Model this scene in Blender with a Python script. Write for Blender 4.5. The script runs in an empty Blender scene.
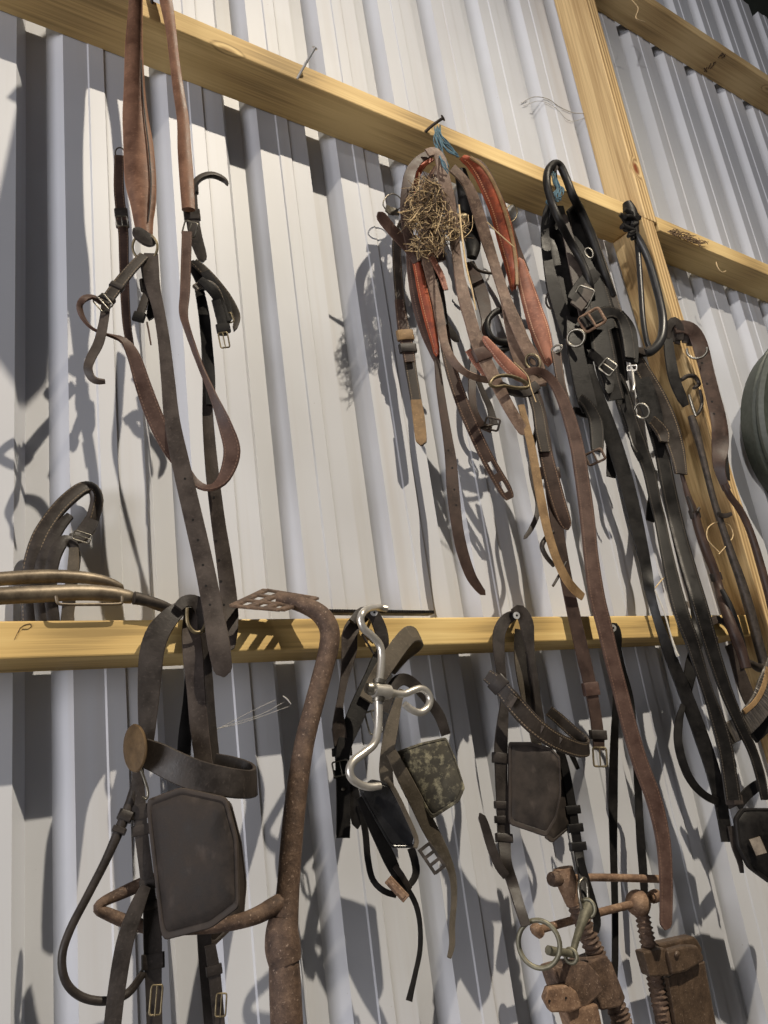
import bpy, bmesh, math, random
from mathutils import Vector, Matrix
random.seed(7)
C = bpy.context.scene.collection
EYE = 1.5                       # camera height above the floor
# ------------------------------------------------------------------ camera
CX, CY = 384.0, 512.0
HV = (1570.0, 608.0); VV = (29.0, -2015.0)      # vanishing points of the rails and of the ribs
F = math.sqrt(-((HV[0]-CX)*(VV[0]-CX)+(HV[1]-CY)*(VV[1]-CY)))
ex = Vector((HV[0]-CX, HV[1]-CY, F)).normalized()
ez = Vector((VV[0]-CX, VV[1]-CY, F)).normalized()
ey = ez.cross(ex)
if ey.z < 0: ey = -ey
ez = (ez - ex*ez.dot(ex)).normalized()
cam_d = bpy.data.cameras.new('camera'); cam = bpy.data.objects.new('camera', cam_d); C.objects.link(cam)
cam_d.sensor_fit = 'VERTICAL'; cam_d.sensor_height = 36.0; cam_d.sensor_width = 27.0
cam_d.lens = 36.0*F/1024.0; cam_d.clip_start = 0.02
right = Vector((ex.x, ey.x, ez.x)); down = Vector((ex.y, ey.y, ez.y)); fwd = Vector((ex.z, ey.z, ez.z))
M3 = Matrix((right, -down, -fwd)).transposed()
cam.matrix_world = Matrix.Translation((0, 0, EYE)) @ M3.to_4x4()
bpy.context.scene.camera = cam
# ------------------------------------------------------------------ world, lamps, exposure
W = bpy.data.worlds.new('barn_air'); bpy.context.scene.world = W; W.use_nodes = True
bg = W.node_tree.nodes['Background']; bg.inputs[0].default_value = (0.94, 0.93, 1.0, 1); bg.inputs[1].default_value = 0.06
def light(name, kind, loc, col, power, **kw):
    l = bpy.data.lights.new(name, kind); l.color = col; l.energy = power
    for k, v in kw.items(): setattr(l, k, v)
    o = bpy.data.objects.new(name, l); C.objects.link(o); o.location = loc; return o
LAMP = (2.05, -2.11, 4.68+EYE)
bl = light('barn_lamp', 'SPOT', LAMP, (1.0, 0.885, 0.71), 2000.0, shadow_soft_size=0.04, spot_size=math.radians(80), spot_blend=1.0)
bl.rotation_euler = (Vector((-0.35, 1.2, EYE-4.8))-Vector(LAMP)).to_track_quat('-Z', 'Y').to_euler()
dl = light('door_daylight', 'AREA', (-6.0, -1.3, EYE+0.45), (1.0, 0.97, 0.99), 385.0, shape='RECTANGLE', size=2.6, size_y=2.2)
dl.rotation_euler = (Vector((0.8, 1.2, EYE+0.6))-Vector(dl.location)).to_track_quat('-Z', 'Y').to_euler()
b2 = light('far_barn_lamp', 'SPOT', (-2.6, -2.6, EYE+2.6), (1.0, 0.94, 0.88), 680.0, shadow_soft_size=0.12, spot_size=math.radians(36), spot_blend=1.0)
b2.rotation_euler = (Vector((3.35, 1.2, EYE+1.55))-Vector(b2.location)).to_track_quat('-Z', 'Y').to_euler()
vs = bpy.context.scene.view_settings
vs.view_transform = 'Standard'; vs.look = 'None'; vs.gamma = 1.0; vs.use_curve_mapping = False; vs.exposure = -0.06
bpy.context.scene.display_settings.display_device = 'sRGB'

# ------------------------------------------------------------------ placing helpers
WALL = 1.195                    # distance of the wall crowns; d is the distance in front of them
def ray(u, v):
    c = Vector((u-CX, v-CY, F)); return Vector((ex.dot(c), ey.dot(c), ez.dot(c)))
HOOK = [None]
def at(u, v, d):
    if HOOK[0]: d += HOOK[0](u, v)
    r = ray(u, v); k = (WALL-d)/r.y
    return Vector((r.x*k, r.y*k, r.z*k+EYE))
def mpp(p):                     # metres per pixel at a place
    q = Vector((p.x, p.y, p.z-EYE)); return q.dot(fwd)/F

def tag(o, label=None, cat=None, group=None, kind=None):
    if label: o['label'] = label
    if cat: o['category'] = cat
    if group: o['group'] = group
    if kind: o['kind'] = kind
    return o
def thing(name, label, cat, base, group=None):
    o = bpy.data.objects.new(name, None); C.objects.link(o); o.location = base; o.empty_display_size = 0.05
    return tag(o, label, cat, group)
def base_of(o):
    v = Vector((0, 0, 0))
    while o is not None: v += Vector(o.location); o = o.parent
    return v
class MB:
    def __init__(s): s.v = []; s.f = []; s.uv = []; s.mi = []
    def add(s, verts, faces, uvs=None, mi=0):
        b = len(s.v); s.v += [Vector(p) for p in verts]
        for f in faces:
            s.f.append([b+i for i in f]); s.mi.append(mi)
            s.uv.append([uvs[i] if uvs else (verts[i][0]*1.0, 0.5) for i in f])
    def build(s, name, mats, parent=None, smooth=True, label=None, bevel=0, angle=40):
        mats = mats if isinstance(mats, (list, tuple)) else [mats]
        off = base_of(parent) if parent is not None else Vector((0, 0, 0))
        if parent is None and s.v:
            xs = [p.x for p in s.v]; ys = [p.y for p in s.v]; zs = [p.z for p in s.v]
            off = Vector(((min(xs)+max(xs))/2, (min(ys)+max(ys))/2, min(zs)))
        me = bpy.data.meshes.new(name)
        me.from_pydata([tuple(p-off) for p in s.v], [], s.f)
        ul = me.uv_layers.new(name='uv')
        k = 0
        for poly, uvs in zip(me.polygons, s.uv):
            for li, uv in zip(poly.loop_indices, uvs): ul.data[li].uv = uv
        for m in mats: me.materials.append(m)
        me.polygons.foreach_set('material_index', s.mi)
        bm = bmesh.new(); bm.from_mesh(me); bmesh.ops.recalc_face_normals(bm, faces=bm.faces)
        for f in bm.faces: f.smooth = smooth
        ca = math.radians(angle)
        for e in bm.edges:
            if len(e.link_faces) == 2 and e.calc_face_angle(0) > ca: e.smooth = False
        bm.to_mesh(me); bm.free()
        o = bpy.data.objects.new(name, me); C.objects.link(o)
        if parent is not None: o.parent = parent
        else: o.location = off
        if bevel:
            b = o.modifiers.new('bevel', 'BEVEL'); b.width = bevel; b.segments = 2; b.limit_method = 'ANGLE'
        if label: o['label'] = label
        return o
    def box(s, c, a, b, n, mi=0):       # centre and three half-axis vectors
        vs_ = [c+i*a+j*b+k*n for i in (-1, 1) for j in (-1, 1) for k in (-1, 1)]
        s.add(vs_, [(0,1,3,2),(4,6,7,5),(0,4,5,1),(2,3,7,6),(0,2,6,4),(1,5,7,3)], mi=mi)
    def disc(s, c, n, r, h, seg=12, mi=0):
        n = n.normalized(); a = n.orthogonal().normalized(); b = n.cross(a)
        vv = []
        for z in (-h/2, h/2):
            for i in range(seg):
                t = 2*math.pi*i/seg; vv.append(c+n*z+(a*math.cos(t)+b*math.sin(t))*r)
        fs = [tuple(range(seg)), tuple(range(seg, 2*seg))]
        for i in range(seg): j = (i+1) % seg; fs.append((i, j, seg+j, seg+i))
        s.add(vv, fs, mi=mi)
    def ball(s, c, r, seg=14, rings=9, mi=0, squash=None):
        vv = []; fs = []
        for i in range(rings+1):
            th = math.pi*i/rings
            for j in range(seg):
                ph = 2*math.pi*j/seg
                q = Vector((math.sin(th)*math.cos(ph), math.sin(th)*math.sin(ph), math.cos(th)))*r
                if squash: q = Vector((q.x*squash[0], q.y*squash[1], q.z*squash[2]))
                vv.append(c+q)
        for i in range(rings):
            for j in range(seg):
                k = (j+1) % seg; fs.append((i*seg+j, i*seg+k, (i+1)*seg+k, (i+1)*seg+j))
        s.add(vv, fs, mi=mi)

def catmull(vals, closed=False, step=None):
    """vals: list of lists (x,y,z,w,tw); returns dense samples"""
    n = len(vals); out = []
    rng = n if closed else n-1
    for i in range(rng):
        p1 = vals[i]; p2 = vals[(i+1) % n]
        p0 = vals[(i-1) % n] if (closed or i > 0) else [2*a-b for a, b in zip(p1, p2)]
        p3 = vals[(i+2) % n] if (closed or i+2 < n) else [2*b-a for a, b in zip(p1, p2)]
        L = math.dist(p1[:3], p2[:3]); k = max(3, min(16, int(L/step)+1))
        for j in range(k):
            t = j/k; t2 = t*t; t3 = t2*t
            out.append([0.5*((2*b)+(c-a)*t+(2*a-5*b+4*c-d)*t2+(3*b-a-3*c+d)*t3) for a, b, c, d in zip(p0, p1, p2, p3)])
    if not closed: out.append(list(vals[-1]))
    return out

FACE = Vector((-0.38, -0.92, -0.05)).normalized()
def norm_pts(pts, w=None, d=None):
    res = []; lw = w or 10; ld = d or 0.13; lt = 0.0
    for p in pts:
        if len(p) > 2 and p[2] is not None: lw = p[2]
        if len(p) > 3 and p[3] is not None: ld = p[3]
        if len(p) > 4 and p[4] is not None: lt = p[4]
        q = at(p[0], p[1], ld); res.append([q.x, q.y, q.z, lw*mpp(q), lt])
    return res

SECT = [(-1,.35),(-.93,.9),(-.5,1),(0,1.05),(.5,1),(.93,.9),(1,.35),(1,-.35),(.93,-.9),(.5,-1),(0,-1.05),(-.5,-1),(-.93,-.9),(-1,-.35)]
ROUND = [(math.cos(2*math.pi*i/12), math.sin(2*math.pi*i/12)) for i in range(12)]
class Path: pass
def frames(pts, w=None, d=None, face=None, up=None, pt=False, closed=False, step=0.010):
    vals = catmull(norm_pts(pts, w, d), closed, step)
    P = Path(); P.p = [Vector(v[:3]) for v in vals]; P.w = [max(v[3], 0.0006) for v in vals]; P.closed = closed
    n = len(vals); P.t = []; P.wd = []; P.n = []; P.s = [0.0]
    for i in range(n):
        a = P.p[(i-1) % n] if (closed or i > 0) else P.p[0]
        b = P.p[(i+1) % n] if (closed or i < n-1) else P.p[-1]
        tt = b-a; P.t.append(tt.normalized() if tt.length > 1e-9 else Vector((0, 0, -1)))
        if i: P.s.append(P.s[-1]+(P.p[i]-P.p[i-1]).length)
    prev = None
    fh = Vector(face).normalized() if face is not None else FACE
    for i in range(n):
        t = P.t[i]
        if up is not None: wd = Vector(up)-t*t.dot(Vector(up))
        elif pt and prev is not None: wd = prev-t*t.dot(prev)
        else: wd = t.cross(fh)
        if prev is not None:
            if wd.length < 0.25: wd = prev-t*t.dot(prev)
            if wd.dot(prev) < 0: wd = -wd
            wd = (wd.normalized()*0.6+prev*0.4); wd = wd-t*t.dot(wd)
        if wd.length < 1e-6: wd = t.orthogonal()
        wd = wd.normalized(); prev = wd
        q = Matrix.Rotation(math.radians(vals[i][4]), 3, t)
        w2 = q @ wd; P.wd.append(w2); P.n.append(w2.cross(t).normalized())
    return P
def sweep(mb, P, th, sect='strap', tip=None, pad=0.0, ribs=None, mi=0):
    """th: half-thickness in metres for straps; round sections use the width as diameter"""
    S = ROUND if sect == 'round' else SECT
    m = len(S); n = len(P.p); L = P.s[-1] or 1
    vv = []; uv = []
    for i in range(n):
        w = P.w[i]/2; s = P.s[i]
        if tip in ('end', 'both'):
            r = w*1.1; x = L-s
            if x < r: w *= max(0.12, math.sqrt(max(0, 1-(1-x/r)**2)))
        if tip in ('start', 'both'):
            r = w*1.1
            if s < r: w *= max(0.12, math.sqrt(max(0, 1-(1-s/r)**2)))
        h = w if sect == 'round' else th
        if ribs: h = th*(1.0+0.9*(math.sin(2*math.pi*s/ribs) > 0))
        for (a, b) in S:
            hh = h+(pad*max(0, 1-a*a)*min(1, w/0.012) if pad and b > 0 else (pad*0.4*max(0, 1-a*a) if pad else 0))
            vv.append(P.p[i]+P.wd[i]*(a*w)+P.n[i]*(b*hh)); uv.append((s, (a+1)/2))
    fs = []
    for i in range(n if P.closed else n-1):
        j = (i+1) % n
        for k in range(m):
            l = (k+1) % m; fs.append((i*m+k, i*m+l, j*m+l, j*m+k))
    if not P.closed: fs += [tuple(range(m)), tuple(range((n-1)*m, n*m))]
    mb.add(vv, fs, uv, mi)
def S(parent, name, pts, mat, t=2.0, tip=None, holes=(), pad=0.0, face=None, up=None, pt=False, d=None, label=None, ribs=None, hole_r=1.3):
    """a leather strap; t = half-thickness in mm"""
    mb = MB(); P = frames(pts, d=d, face=face, up=up, pt=pt, step=0.008 if ribs is None else 0.0012)
    if tip in ('end', 'both'):      # finer last stretch so the tip is round
        pass
    sweep(mb, P, t/1000, tip=tip, pad=pad/1000, ribs=ribs)
    for (u, v) in holes:
        best = min(range(len(P.p)), key=lambda i: (proj(P.p[i])[0]-u)**2+(proj(P.p[i])[1]-v)**2)
        n = P.n[best] if P.n[best].dot(P.p[best]-Vector((0, 0, EYE))) < 0 else -P.n[best]
        c = P.p[best]; q = proj(c); c = c+P.wd[best]*((u-q[0])*mpp(c))*(1 if P.wd[best].dot(right) > 0 else -1)
        mb.disc(c+n*(t/1000*1.02), n, hole_r*mpp(c), 0.0006, 8, 1)
    o = mb.build(name, [mat, HOLE] if holes else mat, parent, label=label); P.obj = o; return o, P
def proj(p):
    q = Vector((p.x, p.y, p.z-EYE)); z = q.dot(fwd); return (CX+F*q.dot(right)/z, CY+F*q.dot(down)/z)
def R(parent, name, pts, mat, d=None, closed=False, label=None, tip=None, step=0.006):
    mb = MB(); P = frames(pts, d=d, pt=True, closed=closed, step=step); sweep(mb, P, 0, 'round', tip=tip)
    o = mb.build(name, mat, parent, label=label); P.obj = o; return o, P
def keeper(parent, P, u, v, mat, h=7, grow=1.25, t=4.5, name='keeper'):
    """a leather loop round a strap at the place nearest to pixel (u,v); h = its length along the strap in px"""
    i = min(range(len(P.p)), key=lambda i: (proj(P.p[i])[0]-u)**2+(proj(P.p[i])[1]-v)**2)
    c = P.p[i]; w = P.w[i]*grow/2; hh = h*mpp(c)/2; tt = t/1000
    mb = MB(); prof = [(-1,-.5),(-.85,-1),(0,-1.08),(.85,-1),(1,-.5),(1,.5),(.85,1),(0,1.08),(-.85,1),(-1,.5)]
    m = len(prof); vv = []; uv = []
    for (k, g) in ((-1, .86), (-.75, 1), (.75, 1), (1, .86)):
        for j, (a, b) in enumerate(prof):
            vv.append(c+P.t[i]*hh*k+P.wd[i]*w*(a*(0.9+.1*g))+P.n[i]*tt*b*g); uv.append((j*.004, .5+k*.35))
    fs = []
    for r in range(3):
        for j in range(m): l = (j+1) % m; fs.append((r*m+j, r*m+l, (r+1)*m+l, (r+1)*m+j))
    fs += [tuple(range(m)), tuple(range(3*m, 4*m))]
    mb.add(vv, fs, uv); return mb.build(name, mat, getattr(P, 'obj', parent))
def view_basis(u, v, d, rot=0.0, az=0.0, el=0.0):
    """frame at a pixel: a (right), b (up) in its plane, n towards the viewer; rot turns in the plane, az > 0 faces left, el > 0 faces up"""
    p = at(u, v, d); n = (Vector((0, 0, EYE))-p); n.z *= 0.3; n = n.normalized()
    n = Matrix.Rotation(math.radians(-az), 3, 'Z') @ n
    a = Vector((0, 0, 1)).cross(n).normalized(); n = Matrix.Rotation(math.radians(-el), 3, a) @ n
    b = n.cross(a)
    q = Matrix.Rotation(math.radians(rot), 3, n); return p, q @ a, q @ b, n
def ring(parent, u, v, d, rx, ry, wire, mat, rot=0, az=0, el=0, name='ring', arc=(0, 360), label=None, seg=36):
    p, a, b, n = view_basis(u, v, d, rot, az, el); k = mpp(p)
    full = arc[1]-arc[0] >= 360
    P = Path(); P.closed = full; N = seg if full else seg+1
    P.p = []; P.w = []; P.t = []; P.wd = []; P.n = []; P.s = []
    for i in range(N):
        th = math.radians(arc[0]+(arc[1]-arc[0])*i/seg)
        P.p.append(p+(a*math.cos(th)*rx+b*math.sin(th)*ry)*k); t = (-a*math.sin(th)*rx+b*math.cos(th)*ry).normalized()
        P.t.append(t); P.n.append(n); P.wd.append(t.cross(n).normalized()); P.w.append(wire*k); P.s.append(i*.002)
    mb = MB(); sweep(mb, P, 0, 'round'); return mb.build(name, mat, parent, label=label)
def buckle(parent, u, v, d, w, h, rot, mat, wire=2.6, az=0, el=0, name='buckle', label=None, tongue=True):
    """rounded square frame with a tongue across it"""
    p, a, b, n = view_basis(u, v, d, rot, az, el); k = mpp(p); mb = MB()
    pts = []; r = 0.28
    cs = [(1, 1), (-1, 1), (-1, -1), (1, -1)]
    for ci, (sx, sy) in enumerate(cs):
        for j in range(5):
            th = math.radians(90*ci+22.5*j)
            pts.append(((sx*(1-r)+r*math.cos(th))*w/2, (sy*(1-r)+r*math.sin(th))*h/2))
    P = Path(); P.closed = True; N = len(pts); P.p = [p+(a*x+b*y)*k for x, y in pts]
    P.t = [(P.p[(i+1) % N]-P.p[i-1]).normalized() for i in range(N)]; P.n = [n]*N
    P.wd = [t.cross(n).normalized() for t in P.t]; P.w = [wire*k]*N; P.s = [i*.002 for i in range(N)]
    sweep(mb, P, 0, 'round')
    fr = mb.build(name, mat, parent, label=label)
    if tongue:
        mb = MB(); Q = Path(); Q.closed = False; Q.p = [p+b*(h/2*k), p+n*(wire*.7*k)+b*(h*.1*k), p-b*(h/2+wire*.3)*k+n*(wire*.6*k)]
        Q.t = [-b]*3; Q.wd = [a]*3; Q.n = [n]*3; Q.w = [wire*.75*k]*3; Q.s = [0, .01, .02]; sweep(mb, Q, 0, 'round'); mb.build('tongue', mat, fr)
    return fr
def plate(parent, name, poly, mat, d=None, t=5.0, bulge=3.0, rnd=0.14, label=None):
    """a leather flap with rounded corners; poly = (u,v,d) corners"""
    pts = [at(p[0], p[1], p[2] if len(p) > 2 else d) for p in poly]; n = len(pts)
    out = []
    for i in range(n):
        a, b, c = pts[i-1], pts[i], pts[(i+1) % n]
        p0 = b+(a-b)*rnd; p2 = b+(c-b)*rnd
        for j in range(5):
            s = j/4; out.append(p0*(1-s)**2+b*2*s*(1-s)+p2*s*s)
        e0 = p2; e1 = c+(b-c)*rnd
        for j in range(1, 5): out.append(e0+(e1-e0)*j/5)
    cen = sum(out, Vector())/len(out)
    nn = Vector()
    for i in range(len(out)): nn += (out[i]-cen).cross(out[(i+1) % len(out)]-cen)
    nn.normalize()
    if nn.dot(cen-Vector((0, 0, EYE))) > 0: nn = -nn
    mb = MB(); T = t/1000; B = bulge/1000; m = len(out); vv = []; uv = []
    per = [0.0]
    for i in range(1, m): per.append(per[-1]+(out[i]-out[i-1]).length)
    prof = [(0.985, -T*.5), (1.0, -T*.2), (1.0, T*.2), (0.985, T*.5), (.93, T*.62), (.90, T*.42), (.87, T*.62), (.75, T*.5+B*.5), (.5, T*.5+B*.85), (.2, T*.5+B)]
    for (sc, h) in prof:
        for i in range(m): vv.append(cen+(out[i]-cen)*sc+nn*h); uv.append((per[i], 0.5-(sc/2)))
    fs = []
    for r in range(len(prof)-1):
        for i in range(m): j = (i+1) % m; fs.append((r*m+i, r*m+j, (r+1)*m+j, (r+1)*m+i))
    fs += [tuple(range(m)), tuple(range((len(prof)-1)*m, len(prof)*m))]
    mb.add(vv, fs, uv); return mb.build(name, mat, parent, label=label)

# ------------------------------------------------------------------ materials
def lin(c): return tuple(((x/255)/12.92 if x/255 <= .04045 else ((x/255+.055)/1.055)**2.4) for x in c)+(1,)
class NT:
    def __init__(s, name):
        s.m = bpy.data.materials.new(name); s.m.use_nodes = True; s.t = s.m.node_tree; s.b = s.t.nodes['Principled BSDF']
    def n(s, kind, **kw):
        x = s.t.nodes.new(kind)
        for k, v in kw.items():
            if k in x.inputs: x.inputs[k].default_value = v
            else: setattr(x, k, v)
        return x
    def l(s, a, b): s.t.links.new(a, b)
    def ramp(s, fac, stops):
        r = s.n('ShaderNodeValToRGB'); e = r.color_ramp.elements
        while len(e) < len(stops): e.new(0.5)
        for x, (p, c) in zip(e, stops): x.position = p; x.color = c
        s.l(fac, r.inputs[0]); return r.outputs[0]
    def mix(s, fac, a, b):
        x = s.n('ShaderNodeMix', data_type='RGBA')
        if isinstance(fac, float): x.inputs[0].default_value = fac
        else: s.l(fac, x.inputs[0])
        for sock, val in ((x.inputs[6], a), (x.inputs[7], b)):
            if isinstance(val, tuple): sock.default_value = val
            else: s.l(val, sock)
        return x.outputs[2]
    def math(s, op, a, b=None):
        x = s.n('ShaderNodeMath', operation=op)
        for i, val in enumerate((a, b)):
            if val is None: continue
            if isinstance(val, (int, float)): x.inputs[i].default_value = val
            else: s.l(val, x.inputs[i])
        return x.outputs[0]
    def bump(s, h, strength, dist=0.002):
        x = s.n('ShaderNodeBump', Strength=strength, Distance=dist); s.l(h, x.inputs['Height']); s.l(x.outputs[0], s.b.inputs['Normal'])
G0 = (0, 0, 0, 1); G1 = (1, 1, 1, 1)
def leather(name, c1, c2, rough=.5, stitch=None, crease=.5, pitch=.0055, dust=None, spec=.28, flat=False, dim=.80):
    c1 = [x*dim for x in c1]; c2 = [x*dim for x in c2]
    k = NT(name); tc = k.n('ShaderNodeTexCoord')
    a = k.n('ShaderNodeTexNoise', Scale=28.0, Detail=6.0, Roughness=.65); k.l(tc.outputs['Object'], a.inputs['Vector'])
    col = k.ramp(a.outputs[0], [(.36, lin(c1)), (.66, lin(c2))])
    mp = k.n('ShaderNodeMapping'); mp.inputs['Scale'].default_value = (60, 60, 35) if flat else (260, 5, 1); k.l(tc.outputs['Object' if flat else 'UV'], mp.inputs['Vector'])
    cr = k.n('ShaderNodeTexNoise', Scale=1.0, Detail=4.0); k.l(mp.outputs[0], cr.inputs['Vector'])
    col = k.mix(k.ramp(cr.outputs[0], [(.58, G0), (.74, (.45, .45, .45, 1))]), col, lin([min(255, x*1.3+6) for x in c2]))
    sx = k.n('ShaderNodeSeparateXYZ'); k.l(tc.outputs['UV'], sx.inputs[0])
    edge = k.math('ABSOLUTE', k.math('SUBTRACT', sx.outputs[1], .5))         # .5 at the edges
    ew = k.ramp(edge, [(.455, G0), (.5, (.5, .5, .5, 1))])
    col = k.mix(ew, col, lin([min(255, x*1.25+6) for x in c2]))
    fine = k.n('ShaderNodeTexNoise', Scale=420.0, Detail=3.0); k.l(tc.outputs['Object'], fine.inputs['Vector'])
    h = k.math('ADD', k.math('MULTIPLY', fine.outputs[0], .35), k.math('MULTIPLY', cr.outputs[0], crease))
    if dust:
        dn = k.n('ShaderNodeTexNoise', Scale=70.0, Detail=5.0, Roughness=.7); k.l(tc.outputs['Object'], dn.inputs['Vector'])
        col = k.mix(k.ramp(dn.outputs[0], [(.50, G0), (.68, (.75, .75, .75, 1))]), col, lin(dust))
    if stitch:
        near = k.math('LESS_THAN', k.math('ABSOLUTE', k.math('SUBTRACT', edge, .375)), .028)
        dash = k.math('LESS_THAN', k.math('FRACT', k.math('DIVIDE', sx.outputs[0], pitch)), .62)
        f = k.math('MULTIPLY', near, dash); col = k.mix(f, col, lin(stitch)); h = k.math('ADD', h, k.math('MULTIPLY', f, .5))
    k.l(col, k.b.inputs['Base Color'])
    rr = k.ramp(a.outputs[0], [(.3, (rough-.1,)*3+(1,)), (.7, (rough+.15,)*3+(1,))]); k.l(rr, k.b.inputs['Roughness'])
    k.b.inputs['Specular IOR Level'].default_value = spec
    k.bump(h, .35, .0012); return k.m
def metal(name, c1, c2, rough, metallic=1.0, scale=60, bump=.15):
    k = NT(name); tc = k.n('ShaderNodeTexCoord'); a = k.n('ShaderNodeTexNoise', Scale=float(scale), Detail=7.0, Roughness=.7)
    k.l(tc.outputs['Object'], a.inputs['Vector'])
    k.l(k.ramp(a.outputs[0], [(.38, lin(c1)), (.64, lin(c2))]), k.b.inputs['Base Color'])
    k.b.inputs['Metallic'].default_value = metallic; k.b.inputs['Roughness'].default_value = rough
    k.bump(a.outputs[0], bump, .001); return k.m
def rust(name, c1, c2, c3, rough=.75, metallic=.15):
    k = NT(name); tc = k.n('ShaderNodeTexCoord'); a = k.n('ShaderNodeTexNoise', Scale=45.0, Detail=9.0, Roughness=.75)
    k.l(tc.outputs['Object'], a.inputs['Vector'])
    b = k.n('ShaderNodeTexNoise', Scale=260.0, Detail=4.0); k.l(tc.outputs['Object'], b.inputs['Vector'])
    col = k.ramp(a.outputs[0], [(.32, lin(c1)), (.5, lin(c2)), (.68, lin(c3))])
    col = k.mix(k.ramp(b.outputs[0], [(.62, G0), (.72, (.7, .7, .7, 1))]), col, lin([min(255, x+45) for x in c3]))
    k.l(col, k.b.inputs['Base Color']); k.b.inputs['Roughness'].default_value = rough; k.b.inputs['Metallic'].default_value = metallic
    k.bump(k.math('ADD', a.outputs[0], k.math('MULTIPLY', b.outputs[0], .5)), .6, .0025); return k.m
def wood(name, axis, c1, c2, ck, seed=0.0):
    k = NT(name); tc = k.n('ShaderNodeTexCoord'); mp = k.n('ShaderNodeMapping')
    sc = [26.0, 26.0, 26.0]; sc[axis] = 0.9; mp.inputs['Scale'].default_value = sc; mp.inputs['Location'].default_value = (seed, seed*.7, seed*.3)
    k.l(tc.outputs['Object'], mp.inputs['Vector'])
    # knots: sparse cells that bend the grain
    mk = k.n('ShaderNodeMapping'); s2 = [9.0, 9.0, 9.0]; s2[axis] = 4.2; mk.inputs['Scale'].default_value = s2; mk.inputs['Location'].default_value = (seed*1.3, seed, seed)
    k.l(tc.outputs['Object'], mk.inputs['Vector']); vo = k.n('ShaderNodeTexVoronoi', Scale=1.0); k.l(mk.outputs[0], vo.inputs['Vector'])
    rare = k.n('ShaderNodeSeparateColor'); k.l(vo.outputs['Color'], rare.inputs[0])
    on = k.math('GREATER_THAN', rare.outputs[0], .62)
    kd = k.math('MULTIPLY', on, k.ramp(vo.outputs['Distance'], [(.03, G1), (.2, G0)]))
    g = k.n('ShaderNodeTexNoise', Scale=1.0, Detail=5.0, Roughness=.6, Distortion=.4)
    off = k.n('ShaderNodeVectorMath', operation='ADD'); k.l(mp.outputs[0], off.inputs[0])
    cm = k.n('ShaderNodeCombineXYZ')
    for i in range(3): k.l(k.math('MULTIPLY', kd, 0.9), cm.inputs[i])
    k.l(cm.outputs[0], off.inputs[1]); k.l(off.outputs[0], g.inputs['Vector'])
    wv = k.n('ShaderNodeTexWave', Scale=.9, Distortion=1.6, Detail=2.0); k.l(off.outputs[0], wv.inputs['Vector'])
    mf = k.n('ShaderNodeMapping'); s3 = [150.0, 150.0, 150.0]; s3[axis] = 2.2; mf.inputs['Scale'].default_value = s3; k.l(tc.outputs['Object'], mf.inputs['Vector'])
    o3 = k.n('ShaderNodeVectorMath', operation='ADD'); k.l(mf.outputs[0], o3.inputs[0]); k.l(cm.outputs[0], o3.inputs[1])
    fn = k.n('ShaderNodeTexNoise', Scale=1.0, Detail=4.0, Roughness=.6, Distortion=.6); k.l(o3.outputs[0], fn.inputs['Vector'])
    f = k.math('ADD', k.math('MULTIPLY', g.outputs[0], .38), k.math('ADD', k.math('MULTIPLY', wv.outputs[0], .2), k.math('MULTIPLY', fn.outputs[0], .42)))
    dk = lin([x*.80 for x in c2])
    col = k.ramp(f, [(.34, dk), (.44, lin(c2)), (.53, lin([(p+q)/2 for p, q in zip(c1, c2)])), (.62, lin(c1))])
    core = k.math('MULTIPLY', on, k.ramp(vo.outputs['Distance'], [(.05, G1), (.12, G0)]))
    col = k.mix(core, col, lin(ck)); k.l(col, k.b.inputs['Base Color'])
    k.b.inputs['Roughness'].default_value = .7; k.b.inputs['Specular IOR Level'].default_value = .25
    k.bump(f, .25, .0015); return k.m
def plain(name, c, rough=.6, metallic=0.0, spec=.4):
    k = NT(name); k.b.inputs['Base Color'].default_value = lin(c); k.b.inputs['Roughness'].default_value = rough
    k.b.inputs['Metallic'].default_value = metallic; k.b.inputs['Specular IOR Level'].default_value = spec
    tc = k.n('ShaderNodeTexCoord'); a = k.n('ShaderNodeTexNoise', Scale=90.0, Detail=4.0); k.l(tc.outputs['Object'], a.inputs['Vector'])
    k.l(k.ramp(a.outputs[0], [(.3, lin([x*.85 for x in c])), (.7, lin([min(255, x*1.1) for x in c]))]), k.b.inputs['Base Color']); k.bump(a.outputs[0], .1, .001)
    return k.m
FLAP = leather('dark_blinker_leather', (46, 41, 38), (70, 62, 57), .6, crease=.25, flat=True, spec=.18)
CABLE = plain('black_rubber_cable', (36, 36, 37), .38)
RIB = metal('grey_ribbed_metal', (70, 65, 60), (104, 98, 92), .5, .3, 20)
HOLE = plain('punched_hole', (14, 11, 10), .9)
BROWN = leather('brown_leather', (54, 40, 35), (80, 60, 51), .5)
BROWNS = leather('stitched_brown_leather', (54, 40, 35), (80, 60, 51), .5, stitch=(120, 96, 78))
CHEST = leather('chestnut_leather', (74, 54, 47), (102, 78, 68), .5, stitch=(98, 76, 64))
PADL = leather('padded_brown_leather', (96, 68, 53), (134, 99, 78), .5, crease=.9, dim=.95)
DARK = leather('dark_leather', (44, 39, 36), (68, 61, 57), .48)
DARKS = leather('stitched_dark_leather', (44, 38, 34), (66, 58, 52), .5, stitch=(112, 98, 80))
DUSTY = leather('dusty_brown_leather', (86, 68, 58), (126, 104, 90), .55, dust=(138, 118, 102), dim=.92)
GREYL = leather('grey_brown_leather', (58, 50, 46), (86, 76, 70), .5)
BLACK = leather('black_leather', (24, 22, 22), (46, 42, 41), .48, dust=(32, 30, 28), dim=.5, spec=.24)
BLACKS = leather('stitched_black_leather', (25, 23, 22), (46, 42, 40), .46, stitch=(66, 60, 54), dim=.52, spec=.26)
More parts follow.
